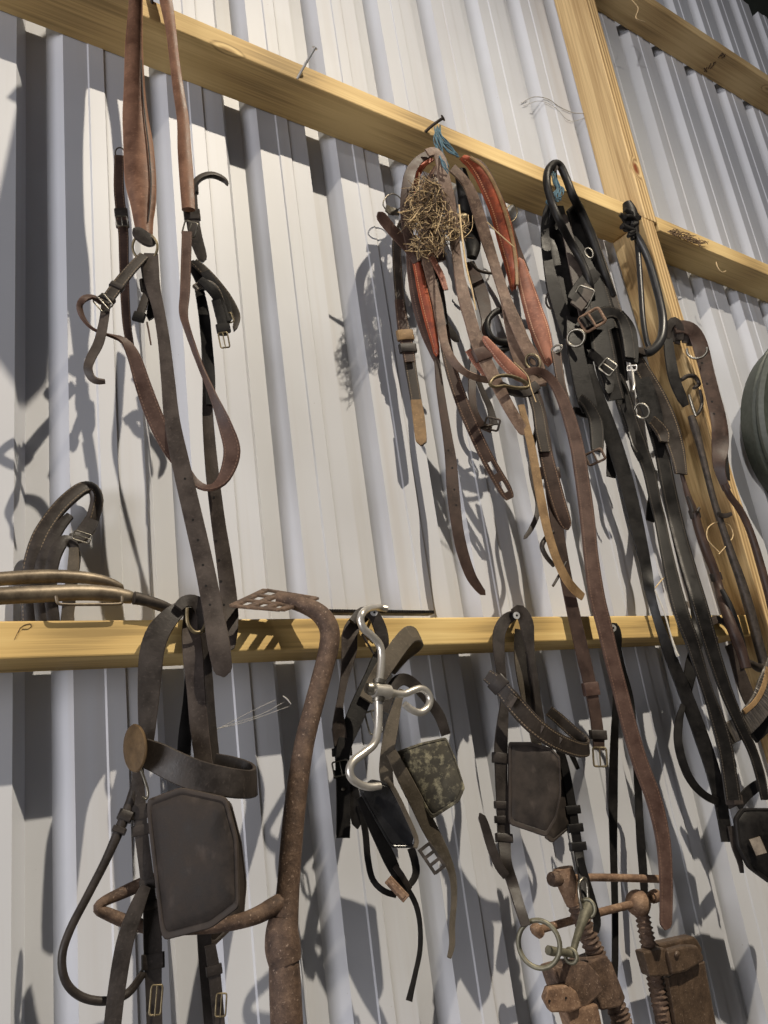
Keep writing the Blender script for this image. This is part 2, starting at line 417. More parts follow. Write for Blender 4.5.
RED = leather('red_pad_leather', dim=.93, c1=(98, 44, 30), c2=(172, 84, 54), rough=.5, crease=.6, dust=(120, 66, 46), stitch=(200, 140, 100))
PINK = leather('faded_red_leather', dim=.93, c1=(124, 78, 64), c2=(168, 114, 94), rough=.55, crease=.4, stitch=(205, 165, 140))
MOULD = leather('mouldy_leather', dim=.93, c1=(44, 42, 36), c2=(66, 62, 52), rough=.7, dust=(142, 136, 112), flat=True)
TANL = leather('tan_leather', dim=.93, c1=(110, 86, 58), c2=(150, 122, 86), rough=.55)
GLOSS = leather('glossy_black_leather', (20, 20, 22), (34, 34, 37), .3, spec=.6, flat=True)
WEB = leather('grey_webbing', (84, 76, 64), (112, 102, 88), .75, crease=1.0, pitch=.003)
STEEL = metal('polished_steel', (186, 182, 174), (214, 210, 202), .33, .72, 30, .03)
BRASS = metal('dull_brass', (96, 86, 66), (134, 122, 96), .48, .7)
ROSE = metal('brown_brass', (92, 74, 52), (118, 96, 68), .5, .5)
NICKEL = metal('tarnished_nickel', (96, 92, 84), (150, 146, 136), .38, .9)
VERD = metal('greenish_bit_metal', (92, 89, 76), (128, 124, 106), .5, .5, 40, .3)
BRONZE = metal('aged_hame_metal', (84, 74, 62), (132, 120, 102), .5, .55, 25, .2)
IRON = metal('dark_iron', (46, 42, 38), (78, 70, 64), .6, .6)
RUST = rust('rusty_iron', (50, 38, 32), (84, 66, 54), (114, 93, 77))
RUST2 = rust('light_rust', (78, 58, 45), (114, 89, 70), (148, 122, 98))
PAINT = rust('brown_painted_steel', (56, 44, 34), (74, 59, 46), (92, 75, 60), .5, .1)
SCREW = metal('zinc_screw', (176, 176, 176), (214, 214, 212), .4, .45)
# ------------------------------------------------------------------ the setting
SHEET = NT('painted_steel_sheet')
def _sheet():
    k = SHEET; tc = k.n('ShaderNodeTexCoord'); a = k.n('ShaderNodeTexNoise', Scale=3.0, Detail=6.0); k.l(tc.outputs['Object'], a.inputs['Vector'])
    mp = k.n('ShaderNodeMapping'); mp.inputs['Scale'].default_value = (30, 30, 1.2); k.l(tc.outputs['Object'], mp.inputs['Vector'])
    st = k.n('ShaderNodeTexNoise', Scale=1.0, Detail=5.0); k.l(mp.outputs[0], st.inputs['Vector'])
    sp = k.n('ShaderNodeTexNoise', Scale=130.0, Detail=2.0); k.l(tc.outputs['Object'], sp.inputs['Vector'])
    col = k.ramp(a.outputs[0], [(.3, lin((181, 183, 189))), (.7, lin((191, 194, 200)))])
    col = k.mix(k.ramp(st.outputs[0], [(.55, G0), (.8, (.3, .3, .3, 1))]), col, lin((164, 156, 146)))
    col = k.mix(k.ramp(sp.outputs[0], [(.78, G0), (.82, (.6, .6, .6, 1))]), col, lin((120, 105, 90)))
    k.l(col, k.b.inputs['Base Color']); k.b.inputs['Roughness'].default_value = .48; k.b.inputs['Specular IOR Level'].default_value = .4
    k.bump(a.outputs[0], .05, .004)
_sheet(); SHEET = SHEET.m
PINE = wood('pine_rail', 0, (222, 196, 136), (196, 166, 108), (112, 66, 36), 1.7)
PINE2 = wood('pine_rail_upper', 0, (216, 190, 136), (190, 162, 112), (112, 66, 36), 4.1)
PINE3 = wood('pine_rail_high', 0, (202, 176, 130), (176, 148, 104), (120, 70, 40), 7.3)
POSTM = wood('pine_post', 2, (206, 180, 134), (160, 132, 92), (120, 62, 30), 2.9)
PITCH, CS0, DEPTH = 0.1958, 0.303, 0.033
def wall():
    prof = []
    for i in range(-9, 30):
        x = CS0+PITCH*i
        prof += [(x, 0), (x+.043, 0), (x+.0455, -.0022), (x+.0725, -.0022), (x+.075, 0), (x+.117, 0), (x+.139, DEPTH), (x+.1735, DEPTH)]
    mb = MB(); zs = (-1.5, 3.35); n = len(prof); vv = []
    for back in (0, 1):
        for z in zs:
            for x, y in prof: vv.append(Vector((x, WALL+y+back*.0012, z+EYE)))
    fs = []
    for j in range(n-1):
        fs.append((j, j+1, n+j+1, n+j)); fs.append((2*n+j, 3*n+j, 3*n+j+1, 2*n+j+1))
        fs.append((j, 2*n+j, 2*n+j+1, j+1)); fs.append((n+j, n+j+1, 3*n+j+1, 3*n+j))
    fs += [(0, n, 3*n, 2*n), (n-1, 3*n-1, 4*n-1, 2*n-1)]
    mb.add(vv, fs); o = mb.build('wall_back', SHEET, smooth=False); tag(o, kind='structure'); return o
wall()
def timber(name, x0, x1, y0, y1, z0, z1, mat, dx0=0.0, dx1=0.0):
    mb = MB(); vv = []
    for z, dx in ((z0, dx0), (z1, dx1)):
        for x in (x0, x1):
            for y in (y0, y1): vv.append(Vector((x+dx, y, z+EYE)))
    mb.add(vv, [(0,1,3,2),(4,6,7,5),(0,4,5,1),(2,3,7,6),(0,2,6,4),(1,5,7,3)])
    o = mb.build(name, mat, smooth=False, bevel=.0025); tag(o, kind='structure'); return o
FR, BK = 1.09, 1.1945
timber('trim_1', -1.4, 1.846, FR, BK, .1967, .2447, PINE)            # lower rail
timber('trim_2', -1.4, 1.826, FR, BK, 1.3660, 1.4140, PINE2)          # upper rail
timber('trim_3', 1.912, 5.0, FR, BK, 1.3660, 1.4140, PINE2)
timber('trim_4', 1.955, 5.0, FR, BK, .1967, .2447, PINE)
timber('trim_5', 1.906, 5.0, FR-.005, BK, 2.404, 2.444, PINE3)        # high rail
timber('trim_6', 1.853, 1.905, FR-.004, BK, 1.385, 3.2, POSTM, dx0=-.001)     # post, upper length
timber('trim_7', 1.853, 1.908, FR-.004, BK, -1.5, 1.383, POSTM, dx0=.135, dx1=-.022)   # post, lower length
timber('trim_8', -1.4, 1.850, FR-.005, BK, 2.404, 2.444, PINE3)
def slab(name, pts, th, mat):
    mb = MB(); vv = [Vector(p) for p in pts]+[Vector(p)+Vector((0, 0, th)) for p in pts]
    mb.add(vv, [(0,1,2,3),(7,6,5,4),(0,4,5,1),(1,5,6,2),(2,6,7,3),(3,7,4,0)]); o = mb.build(name, mat, smooth=False); tag(o, kind='structure')
ROOFM = plain('dark_roof_sheet', (34, 38, 32), .7); FLOORM = plain('concrete_floor', (84, 82, 78), .85)
slab('ceiling', [(-3, 1.3, 3.07+EYE), (6, 1.3, 3.07+EYE), (6, -3.2, 5.9+EYE), (-3, -3.2, 5.9+EYE)], .04, ROOFM)
slab('floor', [(-3, 1.3, -.06), (6, 1.3, -.06), (6, -3.2, -.06), (-3, -3.2, -.06)], .05, FLOORM)
timber('shade_beam', -3, 6, -.42, -.30, 3.46, 4.0, IRON)                # unseen beam added to keep lamp light off the wall above the high rail
# ------------------------------------------------------------------ harness strap over the upper rail, left
T = thing('harness_back_strap', 'brown padded harness strap looped over the upper rail, long straps dangling below', 'harness', at(150, 20, .125))
_, a = S(T, 'padded_strap', [(150,-44,9,.13),(142,-28,11,.13),(136.5,-8,13,.13),(135.5,10,14),(134,45,17),(134.5,88,20.5),(135.5,117,25),(138.5,146,29),(140.5,180,30.5),(143,203,25),(143.5,220,19.5),(145,236,15)], PADL, t=3.2, pad=7)
R(T, 'pad_welt', [(141,60,1.4,.139),(142.5,90,1.5,.143),(145,117,1.5,.145),(148.5,146,1.6,.146),(151,180,1.6,.146),(150,203,1.5,.145),(148,222,1.2,.142)], DARK)
S(T, 'pad_tab', [(133,229,8,.142),(138,233,13),(146,239,14),(153,242,12),(156,243,8)], DARK, t=4, tip='both')
ring(T, 145, 247, .135, 12.5, 14, 2.6, BRASS, rot=12, az=20, label='oval brass ring')
S(T, 'padded_strap', [(150,-44,9,.13),(157,-30,10),(163,-12,11.5),(166.5,4,12.5),(171,30,10.5),(174.5,60,10),(178.5,90,11),(183,120,12),(184.5,150,13.5),(186.5,178,14),(188.5,210,13)], PADL, t=3.5, pad=4)
_, p = S(T, 'short_strap', [(190,186,13,.118),(192,215,13),(196,238,13),(201,254,11),(203,262,8)], DARK, t=2.4, tip='end')
keeper(T, p, 190.5, 190, DARK, 9); keeper(T, p, 192, 214, DARK, 12)
buckle(T, 190, 229, .135, 13, 15, -18, NICKEL, 1.7)
S(T, 'curled_strap_end', [(192,192,7,.128),(196,182,5),(203,176.5,4.5),(212,175,5),(220,177.5,5),(225,181,4.5),(227.5,185,3)], DARK, t=5, face=(0.2,-.3,-.9), tip='end')
S(T, 'hanging_strap', [(187,232,10,.14),(186,262,10),(185,292,10),(183.5,312,9),(187,328,7,.145,20),(199,362,6,.15,45),(212,393,8,.155,40),(225,425,14,.16,20),(232,452,17,.165,10),(224,478,14,.16,25),(210,488,9,.15,40),(196,483,9,.14,20),(182,466,12,.13,0),(170,448,16),(156,420,17),(144,388,16),(134,357,13),(124,341,9,.13,30),(108,335,6,.13,55),(93,329,6,.135,60),(83,318,6,.14,50),(79.5,306,6,.145,30),(84,299,7,.15,0),(92,297,7,.145,-20),(101,302,7,.14)], CHEST, t=2.2)
_, p = S(T, 'billet_strap', [(144,256,10,.14),(134,266,11),(122,280,12),(110,296,12),(104,303,11)], DARKS, t=2.6)
keeper(T, p, 118, 285, DARK, 6, 1.2); keeper(T, p, 108, 298, DARK, 5, 1.35)
buckle(T, 103, 303, .148, 13, 15, 38, NICKEL, 1.7)
S(T, 'billet_end', [(106,303,9,.14),(104,320,9),(99,342,10),(91,358,9.5),(88,368,9,.14,10),(91,377,8,.14,30),(97,381,7,.145,55),(105,381.5,5,.15,70)], GREYL, t=2)
_, p = S(T, 'back_strap', [(119,156,9,.09),(119,190,10),(122,220,10.5),(123.5,235,10),(124,260,9.5),(125,295,9),(127,325,8.5),(130,345,8)], BROWNS, t=2.4)
ring(T, 120, 153, .09, 4.5, 5.5, 1.4, IRON, az=10)
keeper(T, p, 121, 215, DARK, 10); keeper(T, p, 122.5, 226, DARK, 6); buckle(T, 122, 221, .105, 11, 10, 5, NICKEL, 1.5)
S(T, 'long_strap', [(151,254,14,.138),(151,272,16),(153,287,14),(159,312,11.5),(164,342,12),(168,380,13.5),(172,420,15.5),(180,460,17.5),(191.5,510,18.5),(203,560,19,.14),(212,605,20,.15),(218,640,22,.165),(222,664,20,.168),(224,677,17,.165)], GREYL, t=2.2, tip='end', holes=[(185,478),(193,518),(198,540),(203,563),(206,586),(210,606)])
mb = None
_, p = S(T, 'loop_strap', [(146,262,12,.13),(150,285,13),(151,296,11)], DARK, t=3); keeper(T, p, 151, 286, DARK, 12, 1.5, 6)
S(T, 'hanging_strap_tail', [(205,330,9,.115),(207,380,9),(208,420,11),(212,470,13),(218,520,14),(224,560,15.5),(229,600,16.5),(230,625,16.5,.128),(227,652,15,.135)], GREYL, t=2.2, tip='end', holes=[(214,500),(216,541),(219,563),(221,583),(224,604)])
S(T, 'cluster_strap', [(194,262,8,.13),(203,270,10),(214,282,11),(225,296,11),(233,308,9),(237,318,7),(234,331,4)], DARKS, t=3, tip='end')
S(T, 'cluster_strap', [(195,288,7,.145),(204,284,9),(213,287,9),(219,298,9),(222,316,9),(223,335,8)], DARKS, t=3)
S(T, 'cluster_strap', [(199,288,9,.125),(204,315,11),(207,345,11),(210,375,10),(211,405,9)], BLACK, t=2.6)
_, p = S(T, 'cluster_strap', [(216,300,9,.15),(221,318,10),(224,332,9)], BLACK, t=3); keeper(T, p, 222, 328, BLACK, 9, 1.5)
S(T, 'cluster_strap', [(190,262,9,.12),(198,276,10),(204,290,9)], BLACK, t=3)
S(T, 'cluster_strap', [(200,280,8,.15),(212,290,10,.155),(220,303,9,.15),(227,322,8)], BLACK, t=3.4)
S(T, 'cluster_strap', [(205,272,9,.14),(216,290,10),(226,305,10),(230,322,7)], BLACK, t=3, tip='end')
buckle(T, 224, 340, .15, 9, 16, 6, BRASS, 1.6); buckle(T, 229, 318, .15, 7, 10, 15, BRASS, 1.5)
_, p = S(T, 'small_hanger', [(147,292,7,.13),(143,305,8),(139,317,8)], DARK, t=2.5); keeper(T, p, 139, 316, BLACK, 9, 1.5)
S(T, 'small_hanger', [(152,290,8,.125),(153,306,10),(149,320,7)], BLACK, t=2.5, tip='end')
R(T, 'lace', [(147,322,1.8,.126),(149,333,1.8),(151,345,1.6)], CHEST)

# unseen panel added above the frame to cast the broad shadow beside the straps
def solid_panel(name, pts, th, mat):
    mb = MB(); n = len(pts); c = sum(pts, Vector())/n; nn = (pts[0]-c).cross(pts[1]-c).normalized(); vv = []
    for sc, h in ((.94, -1), (1, -.5), (1, .5), (.94, 1), (.6, 1.5)):
        vv += [c+(p-c)*sc+nn*(h*th/2) for p in pts]
    fs = [(r*n+i, r*n+(i+1) % n, (r+1)*n+(i+1) % n, (r+1)*n+i) for r in range(4) for i in range(n)]+[tuple(range(n)), tuple(range(4*n, 5*n))]
    mb.add(vv, fs); return mb.build(name, mat, T, bevel=.004)
V = lambda x, d, z: Vector((x, WALL-d, z+EYE))
solid_panel('shadow_panel', [V(0.436,.42,1.19), V(0.476,.43,1.15), V(0.516,.42,1.20), V(0.521,.40,1.40), V(0.516,.36,1.60), V(0.501,.32,1.74), V(0.466,.32,1.74), V(0.436,.36,1.60), V(0.423,.40,1.40)], .03, PADL)
S(T, 'panel_band', [(150,-44,12,.13),(152,-75,16,.16),(158,-110,22,.22),(162,-140,24,.30)], PADL, t=4)  # added band that ties the unseen shadow-casting panel to the nail

# ------------------------------------------------------------------ crupper standing on the lower rail
T = thing('crupper_strap', 'dark bent leather strap loop standing on the lower rail behind the metal tubes', 'strap', at(48, 626, .05))
S(T, 'outer_strap', [(31,628,17,.028),(30,590,17),(32,562,16),(41,535,16),(57,511,15),(72,496,15),(84,488,14),(93,489,14),(97,499,14),(94,514,14),(90,526,13)], DARKS, t=4, pt=True, pad=2)
_, p = S(T, 'inner_strap', [(53,629,15,.04),(49,592,15),(51,565,15),(57,548,15),(65,541,12),(73,545,10),(76,560,9),(72,580,10),(68,598,10),(68,627,13)], DARK, t=4, pad=2)
S(T, 'buckle_strap', [(92,520,14,.036),(86,530,16),(79,537,14),(70,538,9)], DARK, t=4); 
buckle(T, 82, 537, .056, 9, 17, 70, NICKEL, 1.6)
S(T, 'middle_strap', [(43,628,13,.036),(40,592,13),(42,565,13),(50,545,12),(60,527,11),(70,516,8)], DARK, t=4, pad=2)
S(T, 'side_strap', [(66,628,12,.046),(70,595,12),(73,570,11),(74,548,9)], WEB, t=3, label='tan-edged side strap')
S(T, 'under_strap', [(44,628,9,.018),(41,590,9),(44,560,9),(52,540,9)], GREYL, t=3)

# ------------------------------------------------------------------ two hames
def hame(pts, label, bracket):
    T = thing('hame', label, 'hame', at(pts[3][0], pts[3][1]+8, .09), 'metal hames on the lower rail')
    R(T, 'tube', pts, BRONZE, tip='end')
    if bracket:
        R(T, 'staple', [(56,596,3.4,.122),(58,603,3.4),(66,604.5,3.2),(95,604.5,3.2),(118,604,3.2),(122,602,3.2),(122,596,3.2)], BRONZE)
        R(T, 'end_ferrule', [(134,598,13.5,.118),(140,599,12.5),(160,604,9.5),(168,607,8),(175,609.5,6.5)], IRON, tip='end', label='darker tapered end of the tube')
    else:
        R(T, 'end_ferrule', [(140,600,7,.09),(154,606,6.5),(167,611,6)], IRON, tip='end', label='darker tapered end of the tube')
hame([(-70,603,20,.118),(-40,599,19,.10),(0,596,18),(40,594,17.5),(80,592.5,16.5),(110,594,15.5),(136,598.5,13)], 'thicker lower bronze-coloured metal tube lying along the lower rail', True)
hame([(-70,585,15,.088),(-40,582,15,.065),(0,579,14.5),(40,576.5,14),(75,577,13),(100,580,11),(116,585,8.5),(124,588.5,5)], 'thinner upper metal tube lying behind the thicker one on the lower rail', False)

# ------------------------------------------------------------------ bridle with the large plain winker, left
T = thing('blinker_bridle', 'dark leather bridle with round brass rosette and big square blinker', 'bridle', at(190, 620, .12))
S(T, 'headpiece', [(184,606,13,.125),(173,614,18,.128),(159,631,23),(152,652,24),(149.5,682,22.5),(147.5,720,18),(147,744,13)], DARK, t=2.4)
S(T, 'headpiece', [(178,608,10,.135),(184,602,12),(193,601,13),(200,606,14),(204,616,14),(203,632,12)], DARK, t=3)
_, p = S(T, 'cheek_strap', [(193,608,16,.12),(191,630,18),(193,655,20,.135),(196,690,18),(199,725,18),(204,765,17)], GREYL, t=2.2)
S(T, 'back_cheek_strap', [(202,628,10,.11),(207,670,10),(211,715,9),(216,768,9)], DARK, t=2)
S(T, 'back_cheek_strap', [(190,660,8,.10),(188,700,10),(185,735,13),(183,770,14)], BLACK, t=2)
R(T, 'brass_hook', [(187,608,3.6,.142),(187,620,3.6),(190,628,3.8),(196,632.5,3.8),(203,630,3.8),(206,622,3.4)], BRASS)
# rosette
p0, a_, b_, n_ = view_basis(135, 748, .16, 0, 63); k0 = mpp(p0); mb = MB(); N = 32; vv = []; fs = []; uv = []
for (r, h) in ((22.5, -1.5), (23.5, 0), (22.5, 1.5), (16, 3.0), (8, 4.0), (.5, 4.4)):
    for i in range(N): th = 2*math.pi*i/N; vv.append(p0+(a_*math.cos(th)+b_*math.sin(th))*r*k0+n_*h*k0); uv.append((i*.01, .5))
for r in range(5):
    for i in range(N): j = (i+1) % N; fs.append((r*N+i, r*N+j, (r+1)*N+j, (r+1)*N+i))
fs += [tuple(range(N)), tuple(range(5*N, 6*N))]; mb.add(vv, fs, uv); mb.build('rosette', ROSE, T, label='round brass rosette')
S(T, 'browband', [(143,752,27,.150),(158,758,29,.165),(178,768,30,.182),(198,776,30,.195),(220,781,29,.205),(240,784,28,.208),(251,784,27,.200),(255,781,27,.185),(248,776,27,.168),(232,770,26,.155),(214,766,25,.140)], DARK, t=3, up=(0.05,0,1))
R(T, 'rosette_hook', [(138,764,3,.165),(141,770,3),(145,781,3),(148,793,3),(146,799,2.8),(142,797,2.6)], NICKEL)
_, p = S(T, 'cheek_billet', [(138,768,11,.145),(138.5,795,13),(141,830,13),(146,870,13),(150,905,14),(152.5,940,18),(153.5,985,16),(155,1045,15)], DARK, t=3)
for q in ((139,810,14,1.3),(141,829,10,1.4),(149,886,10,1.2),(150,905,8,1.2),(153,962,14,1.3)): keeper(T, p, q[0], q[1], DARK, q[2], q[3])
buckle(T, 156, 1000, .16, 11, 26, -8, BRASS, 2)
w, _ = None, None
WK = plate(T, 'winker', [(146,800,.152),(181,787,.185),(227,797,.222),(238,838,.228),(240,907,.228),(212,928,.206),(162,941,.165)], FLAP, t=6, bulge=5, rnd=.12)
plate(T, 'winker', [(196,800,.11),(230,800,.10),(241,842,.10),(246,884,.10),(243,918,.10),(211,949,.105),(198,930,.11)], FLAP, t=6, bulge=3, rnd=.14)
_, p = R(T, 'round_rein', [(139,772,9,.14),(131,802,11),(121,826,10.5),(106,860,9),(88,895,8.5),(70,930,8.5),(62,957,8.5),(66,982,8.5),(82,997,8.5),(106,1001,8.5),(128,993,8.5),(144,972,8)], DARK)
for q in ((126,815,10),(118,832,6)): keeper(T, p, q[0], q[1], DARK, q[2], 1.35, 7)
S(T, 'rein', [(146,886,10,.155),(137,907,15),(125,942,17),(116,995,17),(110,1050,17)], DARK, t=2.2)
_, p = S(T, 'throat_strap', [(204,934,14,.115),(206,965,14),(209,1000,14),(213,1050,14)], DARK, t=2.4)
_, p = S(T, 'throat_strap', [(210,945,11,.13),(214,970,12),(217,1000,12),(221,1045,11)], DARK, t=2.6)
keeper(T, p, 214, 972, DARK, 9, 1.35); buckle(T, 221, 1005, .14, 10, 20, -8, BRASS, 1.8)

# ------------------------------------------------------------------ rusty bent iron with a pierced foot
T = thing('bent_iron_bar', 'rusty bent iron bar with pierced plate hooked over the lower rail', 'iron bar', at(290, 622, .12))
R(T, 'bar', [(276,599,13,.115),(290,601,15,.125),(306,606,17,.14),(320,614,19,.15),(329,628,20,.155),(329,646,20),(322,675,19.5,.15),(313,708,19.5),(305,740,20),(299,775,21),(294,815,22),(290.5,855,22.5),(288,890,23),(285.5,920,26),(284,950,29),(285,985,32),(288,1050,33)], RUST)
R(T, 'collar', [(283,918,28,.15),(282,932,33),(283,948,36),(285,962,33)], RUST)
R(T, 'side_arm', [(288,899,18,.15),(274,906,18),(260,914,17),(244,920,15),(222,925,14,.135),(190,928,13,.12),(155,928,13),(128,922,13),(108,914,12),(98,909,10),(103,902,10),(122,893,12),(145,883,13),(180,872,13,.12)], RUST)
mb = MB()
A = at(233,606,.165); B = at(281,610,.165); D_ = at(266,590,.055); E_ = at(316,598,.055)
def gq(s, t): return (A*(1-s)+B*s)*(1-t)+(D_*(1-s)+E_*s)*t
up_ = Vector((0, 0, 1))
for i in range(4):
    s = i/3
    mb.box(gq(s, .5), (gq(s, 1)-gq(s, 0))/2, (B-A).normalized()*.006, up_*.0022)
for j in range(4):
    t = j/3
    mb.box(gq(.5, t), (gq(1, t)-gq(0, t))/2, (D_-A).normalized()*.0065, up_*.0019)
mb.build('pierced_plate', RUST, T, bevel=.0008)
# ------------------------------------------------------------------ centre bridle with mouldy blinker
T = thing('blinker_bridle', 'old cracked bridle with mouldy green-grey blinker hung behind the steel hooked bit', 'bridle', at(365, 620, .12))
S(T, 'headpiece', [(366,616,10,.122),(356,622,14),(350,634,16),(349,652,15.5),(345,675,9),(341,697,7),(339,712,9),(339,728,14),(341,745,14)], GREYL, t=2.2)
_, p = S(T, 'cheek_strap', [(340,728,17,.115),(342,752,15),(343,780,14.5),(343.5,810,14.5),(343,838,14)], BLACK, t=2.6)
keeper(T, p, 342, 750, BLACK, 8, 1.35); keeper(T, p, 343, 772, BLACK, 8, 1.3); buckle(T, 341, 768, .125, 16, 14, 5, NICKEL, 1.6)
for v in (756, 789):
    mb = MB(); q = at(343, v, .121); mb.ball(q, .0028); mb.build('rivet', NICKEL, T)
S(T, 'noseband', [(381,655,15,.125),(372,678,17),(362,700,18),(353,722,18),(345,742,16),(342,760,14)], BLACK, t=2.4)
S(T, 'headpiece', [(352,622,8,.135),(362,612,10),(373,615,12),(380,628,13),(383,645,12),(378,665,12,.12)], DARK, t=3)
R(T, 'lace', [(362,634,2.4,.14),(368,644,2.4),(374,654,2.2)], IRON)
S(T, 'webbing_loop', [(366,700,15,.135),(376,681,17),(388,662,18,.145),(400,645,18),(409,635,18),(416,634,18,.14),(420,640,17,.13),(414,648,16,.12),(402,658,15),(390,672,14,.115)], WEB, t=2.2, pt=True)
S(T, 'throat_strap', [(384,712,10,.12),(390,692,11),(398,681,12),(407,680,12),(418,688,11),(430,702,11),(440,717,11),(446,735,10)], DARK, t=2.2)
S(T, 'cheek_billet', [(402,690,6,.135),(397,706,9),(392,726,13),(388,748,14),(386,772,14),(389,790,11)], WEB, t=2.4)
buckle(T, 374, 722, .12, 14, 22, 8, NICKEL, 2)
plate(T, 'winker', [(395,752,.135),(420,743,.15),(446,737,.165),(455,757,.175),(465,788,.185),(459,802,.18),(431,820,.15)], MOULD, t=6, bulge=2, rnd=.12, label='mouldy green-grey blinker')
_, p = S(T, 'winker_strap', [(391,752,11,.145),(403,776,14),(417,803,15),(430,829,15.5),(441,849,13),(448,862,9),(453,878,7),(454,900,6),(452,925,6),(452,945,6),(449,958,4)], WEB, t=2.2)
mb = MB(); q, a_, b_, n_ = view_basis(432, 858, .155, 28); k0 = mpp(q)
for y in (-13, -4.5, 4, 12.5): mb.box(q+b_*(y*k0), a_*(6*k0), b_*(1.6*k0), n_*.0016)
for x in (-6, 6): mb.box(q+a_*(x*k0), a_*(1.6*k0), b_*(14*k0), n_*.0018)
mb.build('adjuster_plate', IRON, T, bevel=.0006)
plate(T, 'winker', [(358,789,.16),(372,779,.165),(388,783,.175),(402,806,.18),(416,838,.18),(414,848,.178),(391,848,.165),(372,815,.16)], GLOSS, t=6, bulge=-1, rnd=.16, label='glossy black blinker')
S(T, 'winker_rim', [(386,778,4.5,.187),(394,790,4.5),(405,812,4.5),(416,838,4.5),(415,848,4)], WEB, t=3)
S(T, 'winker_strap', [(362,796,12,.148),(371,818,13),(383,845,13),(391,862,13),(398,876,10),(408,890,6),(416,905,5.5),(420,925,5),(420,950,5),(415,975,5),(411,992,6),(409,1001,7)], BLACK, t=1.8)
S(T, 'winker_strap', [(395,866,6,.155),(402,876,6),(410,889,5)], DARK, t=1.8)
S(T, 'thin_loop', [(359,805,6,.12),(365,830,6.5),(368,860,6.5),(373,880,6),(384,891,6,.13),(396,895,6)], BLACK, t=1.6)
S(T, 'thin_loop', [(411,848,8,.135),(415,862,8),(416,873,7.5),(412,882,6.5),(406,888,5)], BLACK, t=1.6)
mb = MB(); q, a_, b_, n_ = view_basis(397, 889, .165, 38); k0 = mpp(q)
mb.box(q, a_*(4.6*k0), b_*(13*k0), n_*.004); mb.box(q+n_*.0045, a_*(2.6*k0), b_*(10.5*k0), n_*.001); mb.build('copper_clip', RUST2, T, bevel=.001, label='copper-brown metal clip')
S(T, 'strap_end', [(352,782,11,.115),(355,806,12),(357.5,829,10)], BLACK, t=2.2, tip='end')

# ------------------------------------------------------------------ steel hooked bit
T = thing('hooked_bit', 'shiny steel rod with three open hooks and a pivot, hung on the lower rail', 'bit', at(370, 620, .15))
R(T, 'shank', [(387,609,6.5,.135),(378,607.5,7),(369,608.5,7.2,.175),(362.5,613,7.4,.195),(360.5,621,7.6),(364,629,7.8),(372,636,8),(379,644,8),(381.5,654,8),(381,668,8),(379.5,681,8)], STEEL, step=.004)
R(T, 'shank', [(378.5,700,9,.195),(378.5,716,8.6),(377.5,731,8.4),(374,744,8.2),(364,753,8.2),(354,760.5,8.4),(349.5,769,8.4),(351.5,778,8.4),(359,784,8.2),(369,787,8),(380,786,7.6)], STEEL, step=.004)
R(T, 'side_hook', [(386,692,9,.197),(395,693.5,7.6),(404,694,7.2),(412,691,7.2),(420,688.5,7.2),(427,692,7.4),(430,700,7.6),(427,708.5,7.6),(420,712.5,7.4),(412,710,7.2),(404.5,704,7)], STEEL, step=.004)
R(T, 'pivot_sleeve', [(374,690,15,.197),(382,691.5,15.5),(389,692.5,15)], STEEL, step=.004)
R(T, 'pivot_pin', [(366.5,687.5,10,.195),(370,688.5,13),(374,689.5,12)], NICKEL, step=.003)
R(T, 'collar', [(379.6,680,14,.195),(379.2,684,13.5)], NICKEL, step=.003); R(T, 'collar', [(378.8,697,13.5,.195),(378.4,702,12.5)], NICKEL, step=.003)

# ------------------------------------------------------------------ third bridle with ring bit
T = thing('ring_bit_bridle', 'brown bridle with studded browband and ring bit hanging left of the clamps', 'bridle', at(516, 620, .12))
_, p = S(T, 'headpiece', [(517,614,9,.125),(507,619,12),(500,630,13),(498.5,645,12.5),(501,672,10),(504.5,700,8.5),(503,718,11),(501,745,14),(501,772,13),(502.5,805,13),(504,838,13.5),(506,862,12,.135),(513,885,11.5),(520,908,11,.155),(526,926,10,.165)], DARK, t=2.6)
for q in ((501,757,10),(502,804,7),(503,822,7),(504,839,8)): keeper(T, p, q[0], q[1], DARK, q[2], 1.35)
S(T, 'headpiece', [(513,612,7,.135),(520,611,13),(526,622,15),(528,636,13),(531,655,8),(535,680,7),(539,712,8),(543,738,8)], DARK, t=3)
S(T, 'cheek_strap', [(521,630,13,.115),(520,652,13),(522,675,12),(527,700,11),(532,722,11),(537,746,10)], WEB, t=2.2)
S(T, 'cheek_strap', [(527,652,7,.12),(531,680,7),(535,712,7),(540,740,7)], DARK, t=2.2)
_, p = S(T, 'browband', [(487,675,13,.135),(496,682,15,.145),(506,693,17,.155),(519,709,19,.165),(534,725,19,.172),(551,738,18,.175),(568,746,17,.172),(582,750,15,.165),(588,748,13,.155),(584,741,12,.145),(572,731,12,.135),(560,720,12,.125),(549,711,11,.118)], DARKS, t=3, up=(0.1,-.15,1))
for (u, v) in ((511,701),(538,730),(556,742)):
    mb = MB(); q, a_, b_, n_ = view_basis(u, v, .168, -40); k0 = mpp(q); mb.box(q+n_*.006, a_*(4.2*k0), b_*(6*k0), n_*.0016); mb.build('square_stud', IRON, T, bevel=.0006)
keeper(T, p, 497, 684, DARK, 12, 1.25)
plate(T, 'winker', [(508,742,.135),(530,742,.155),(551,748,.17),(560,757,.175),(561,795,.175),(556,820,.172),(546,837,.165),(508,824,.135)], FLAP, t=6, bulge=3, rnd=.10)
plate(T, 'winker', [(556,758,.125),(563,757,.12),(567,790,.12),(571,827,.12),(552,843,.13),(545,838,.13)], FLAP, t=5, bulge=2, rnd=.12)
_, p = S(T, 'cheek_strap', [(557,742,7,.13),(564,765,9),(570,796,9.5),(575,828,9.5),(579,855,10),(583,880,9.5,.15),(586,900,8,.165)], BLACK, t=2.8)
